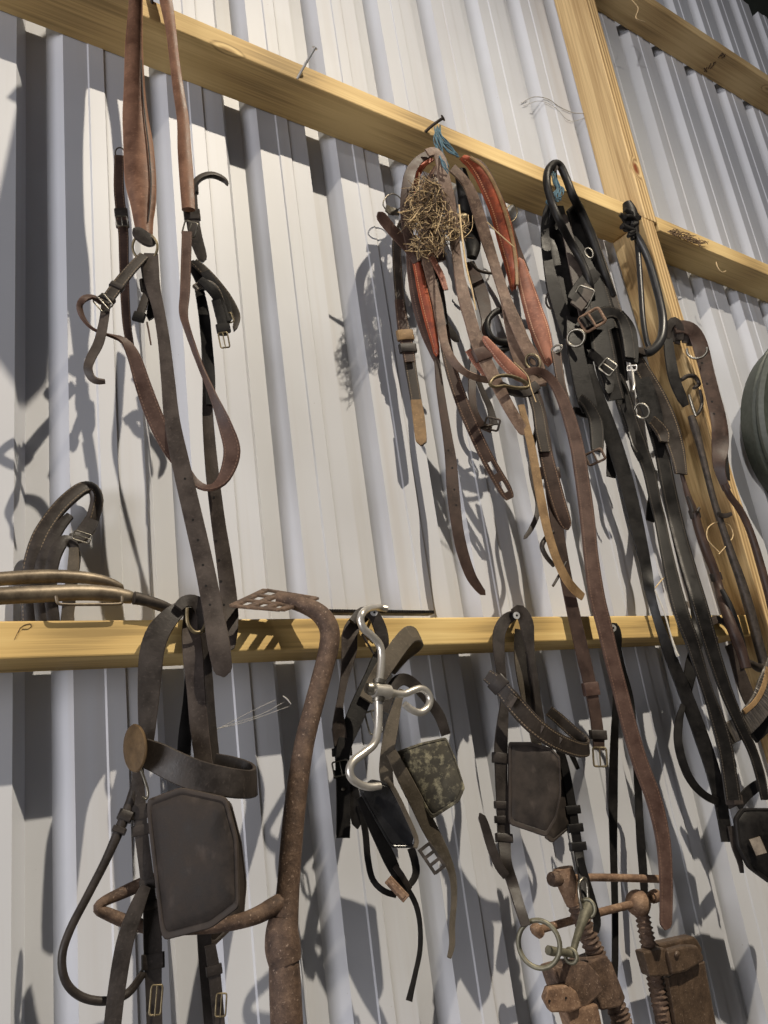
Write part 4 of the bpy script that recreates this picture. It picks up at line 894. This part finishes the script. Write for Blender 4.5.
mb = MB(); q, a_, b_, n_ = view_basis(758, 846, .178, 10); k0 = mpp(q); mb.box(q, a_*(5.5*k0), b_*(8*k0), n_*.0015); mb.build('metal_patch', BRONZE, T, bevel=.0006, label='worn metal patch')
S(T, 'lower_tab', [(731,826,8,.14),(735,846,8),(740,862,6),(742,873,4)], DARK, t=2)
# ribbed noseband
S(T, 'ribbed_noseband', [(720,739,20,.13),(730,733,21,.145),(742,726,22,.15),(752,716,23,.155),(762,702,24,.16),(769,685,25,.165),(778,664,25)], RIB, t=2.6, ribs=.0075, label='grey ribbed metal-like noseband')
S(T, 'noseband_edge', [(744,712,5,.155),(755,702,5,.16),(763,688,5,.165),(768,668,5)], TANL, t=2)
S(T, 'noseband_lining', [(752,735,18,.125),(762,722,22),(770,705,24),(785,690,22)], BLACK, t=4)
R(T, 'string_end', [(655,590,1.6,.14),(664,612,1.6),(671,636,1.8),(676,652,2.8),(678,656,3.4)], plain('white_string', (190, 186, 176), .8), label='white string end')

# ------------------------------------------------------------------ cable loop on the post
T = thing('cable_loop', 'black rubber cable loop with bunched knot hanging where rail meets post', 'loop', at(630, 205, .12))
mb = MB(); rnd = random.Random(5)
for k in range(9):
    u = 630+rnd.uniform(-4, 4); v = 212+k*2.6; pts = [(u-6, v-3, 4.5, .125+rnd.uniform(0, .02)), (u, v+rnd.uniform(-3, 3), 5.5), (u+6, v+3, 4.5), (u+1, v+6, 4)]
    sweep(mb, frames(pts, pt=True, step=.005), 0, 'round')
P = frames([(627,203,9,.13),(630,212,14),(632,224,13),(635,236,9)], pt=True, step=.006); sweep(mb, P, 0, 'round'); mb.build('bunched_knot', BLACK, T)
R(T, 'cable', [(636,234,6.5,.135),(642,245,7),(649,262,7.5),(655,282,8),(660,302,8),(663,320,8.5),(662,336,9),(657,346,9),(650,352,9),(644,353,8)], CABLE)
R(T, 'cable', [(637,240,5.5,.12),(639,262,5.5),(641,290,5.5),(643,318,5.5),(646,338,5.5),(650,350,6)], CABLE)
S(T, 'clip', [(636,350,6,.135),(645,352,9),(653,349,8)], IRON, t=4)

# ------------------------------------------------------------------ brown strap with ring beside the post
T = thing('buckled_strap', 'brown strap with metal ring and punched holes looped over a peg on the post', 'strap', at(680, 325, .13))
for r, (u0, v0) in enumerate(((671,322),(676,325),(681,328))):
    S(T, 'wrapped_loop', [(u0-4,v0+16,6,.125),(u0-2,v0+4,8,.135),(u0+4,v0-1,9,.145),(u0+9,v0+6,9),(u0+9,v0+18,7,.135)], DARK, t=2.6)
_, p = S(T, 'strap', [(674,328,12,.138),(684,327,15,.148),(693,331,17,.155),(699,342,18),(703,356,17.5),(707,372,16.5),(712,392,17),(717,412,18),(720,430,18.5),(720,448,16,.15,20),(719,464,12,.148,40),(722,478,9,.145,50),(727,490,8)], BROWN, t=2.6, holes=[(701,366),(706,384),(711,402),(713,416)])
ring(T, 697, 350, .162, 9.5, 8.5, 2.6, NICKEL, rot=-20, arc=(170, 380))
S(T, 'back_layer', [(722,440,8,.135),(725,462,8),(727,480,7)], BLACK, t=2.2)
R(T, 'rounded_tail', [(724,484,6,.145),(730,496,6.5),(740,510,7),(748,526,7),(755,546,7.5),(762,570,8),(769,596,8),(776,630,8)], BROWN)
_, p = S(T, 'side_strap', [(668,338,10,.125),(670,356,12),(674,378,13),(681,396,12),(686,406,8)], BLACK, t=2.8)
R(T, 'side_ring', [(681,380,4,.13),(688,376,4.5),(695,377,4.5),(699,384,4),(694,388,3.5)], DARK)
R(T, 'steel_tongue', [(689,395,3,.135),(692,405,3.4),(696,416,2.8)], NICKEL)
R(T, 'side_ring', [(700,390,3,.13),(702,402,3.4),(699,412,3.4),(693,417,3)], DARK)
R(T, 'thin_tail', [(691,416,7,.128),(695,428,8),(700,446,7),(706,470,6.5),(712,494,6.5),(718,514,7),(724,532,7),(732,556,8),(740,578,9),(748,604,10),(756,634,10),(764,664,10)], IRON)
S(T, 'knot', [(718,514,4,.14),(724,516,5),(731,514,4)], DARK, t=3)
# dark rounded line down the face of the post
T = thing('rounded_line', 'dark rounded leather line with knots hanging down the left face of the post', 'strap', at(690, 480, .12))
_, p = R(T, 'line', [(680,468,4,.112),(684,482,4.5),(688,496,6),(694,512,8),(699,530,9),(706,550,9.5),(714,570,9),(719,588,9),(724,606,10,.135),(733,630,11,.15),(741,650,11),(746,668,10)], BROWN)
for q in ((695,514,9),(716,577,8)): keeper(T, p, q[0], q[1], DARK, q[2], 1.35, 6)
R(T, 'loose_end', [(693,512,3,.122),(690,502,4),(687,496,3)], DARK); R(T, 'loose_end', [(697,512,3,.124),(699,508,3)], DARK)
R(T, 'second_line', [(722,590,5,.14),(730,606,6,.15),(738,628,6.5),(744,650,6),(748,668,6)], BLACK)
# round leather coil behind the straps at the end of the lower rail
T = thing('strap_coil', 'small coil of grey-brown strap at the right end of the lower rail', 'strap', at(716, 625, .12))
S(T, 'coil', [(706,632,6,.112),(711,622,8,.118),(719,620,8),(727,626,8),(733,638,8),(737,650,7,.112)], GREYL, t=2.4, pt=True)
S(T, 'coil_tail', [(728,645,8,.118),(735,660,12),(742,680,15),(750,700,15),(756,712,12)], GREYL, t=2.4)
R(T, 'ring_end', [(742,660,6,.13),(752,664,7),(760,668,9),(770,668,10)], IRON)
R(T, 'knob', [(704,634,7,.118),(710,637,9),(715,640,8)], GREYL)

# ------------------------------------------------------------------ round dark green tub at the right edge
T = thing('rubber_tub', 'round dark green rubber tub hung on the wall, cut off by the right edge', 'tub', at(800, 430, .01))
c0 = at(800, 431, .075); ax = Vector((-.30, -.93, -.22)).normalized(); a_ = ax.cross(Vector((0, 0, 1))).normalized(); b_ = a_.cross(ax)
def revolve(name, prof, mat, sx=1.0, sy=1.0, label=None):
    mb = MB(); N = 56; vv = []; fs = []; m = len(prof)
    for (r, h) in prof:
        for i in range(N): th = 2*math.pi*i/N; vv.append(c0+ax*h+a_*(math.cos(th)*r*sx)+b_*(math.sin(th)*r*sy))
    for r in range(m):
        q = (r+1) % m
        for i in range(N): j = (i+1) % N; fs.append((r*N+i, r*N+j, q*N+j, q*N+i))
    mb.add(vv, fs); return mb.build(name, mat, T, label=label)
TUB = plain('green_black_rubber', (62, 67, 60), .5)
k_ = 1.6
sc_ = lambda prof: [(r*k_, h*1.25) for r, h in prof]
revolve('body', sc_([(.150, .02), (.158, .06), (.164, .105), (.156, .105), (.146, .062), (.138, .03), (.05, .028), (.002, .028), (.002, .02)]), TUB, 1.0, 1.12)
revolve('rim', sc_([(.164, .098), (.172, .102), (.174, .112), (.168, .120), (.158, .118), (.155, .106)]), TUB, 1.0, 1.12)
revolve('band', sc_([(.1605, .072), (.166, .075), (.167, .083), (.1625, .087)]), TUB, 1.0, 1.12)
# ------------------------------------------------------------------ small marks and cobwebs
INK = plain('pencil_mark', (104, 84, 56), .8); STAMP = plain('ink_stamp', (74, 58, 42), .85)
def mark(name, strokes, mat, face, label, cat, w):
    """strokes in pixels laid on a timber face: face(u,v) gives the point"""
    mb = MB()
    for st in strokes:
        for p, q in zip(st, st[1:]):
            a = face(*p); b = face(*q); n = (Vector((0, 0, EYE))-a).normalized(); d = b-a
            mb.box((a+b)/2, d/2, d.cross(n).normalized()*w*mpp(a)/2, n*.0003)
    return tag(mb.build(name, mat), label, cat)
front = lambda u, v: at(u, v, .1052+.0004)
mark('pencil_mark', [[(19,632),(20,628),(24,625),(30,623.5),(32,626),(28,629),(22,629)],[(20,628),(18,632),(16,636),(14.5,639.5)]], INK, front, 'pencil scribble on the left end of the lower rail', 'mark', .55)
def under(u, v):
    r = ray(u, v); k = (2.404-.0006)/r.z; return Vector((r.x*k, r.y*k, r.z*k+EYE))
mark('ink_stamp', [[(704,72),(707,67)],[(707,72),(704,68)],[(708,69),(711,63)],[(710,69),(713,65)],[(713,66),(714,62),(716,62)],[(718,58),(722,53),(725,56),(721,58)],[(719,56),(726,54)]], STAMP, under, 'faded printed stamp on the underside of the topmost rail', 'mark', 1.2)
WEBM = plain('cobweb_thread', (170, 168, 164), .8)
def cobweb(label, threads):
    mb = MB()
    for t in threads: sweep(mb, frames(t, pt=True, step=.01), 0, 'round')
    return tag(mb.build('cobweb', WEBM), label, 'cobweb')
cobweb('fine cobweb threads strung between the left bridle and the rusty bent bar', [[(214,730,.5,.11),(235,723,.5),(262,714,.5),(284,702,.5)],[(214,731,.45,.11),(250,712,.45),(275,700,.45)],[(216,729,.45,.112),(245,722,.45),(290,706,.45)],[(283,696,1.2,.115),(287,699,1.6),(291,704,1.2)]])
cobweb('wavy dusty cobweb across the upper wall panel left of the post', [[(521,103,.7,.004),(534,97,.8),(548,99,.8),(560,107,.8),(575,113,.8),(594,112,.8),(606,105,.7)],[(523,106,.5,.004),(540,101,.5),(556,108,.5),(570,121,.5),(590,116,.5)]])
straw_strand([(630,-2,1.2,.118),(638,8,1.2),(636,18,1.2),(645,22,1)], 'pale thread dangling from the topmost rail right of the post')
straw_strand([(716,262,1,.112),(718,268,1.1),(722,272,1),(726,271,.9)], 'short straw hanging from the upper rail right of the post')
straw_strand([(720,553,1,.125),(708,540,1),(708,528,1),(718,522,1),(729,525,1),(733,536,1),(726,546,1),(719,554,1)], 'looped straw in front of the post face')
straw_strand([(655,588,1.2,.128),(664,578,1.3),(675,573,1.2)], 'short pale string crossing the black straps beside the post')
def wisps(seed):
    rnd = random.Random(seed); mb = MB()
    for i in range(60):
        s = rnd.random(); u = 668+s*32+rnd.uniform(-3, 3); v = 231+s*13+rnd.uniform(-2, 1)
        P = frames([(u, v, .8, .112), (u+rnd.uniform(-3, 5), v+rnd.uniform(-2.5, 2), .8, .115+rnd.uniform(0, .008)), (u+rnd.uniform(2, 8), v+rnd.uniform(-2, 4), .6)], pt=True, step=.008); sweep(mb, P, 0, 'round')
    return tag(mb.build('hay_wisp', STRAW2), 'wisps of hay caught on the upper rail just right of the post', 'hay')
wisps(11)
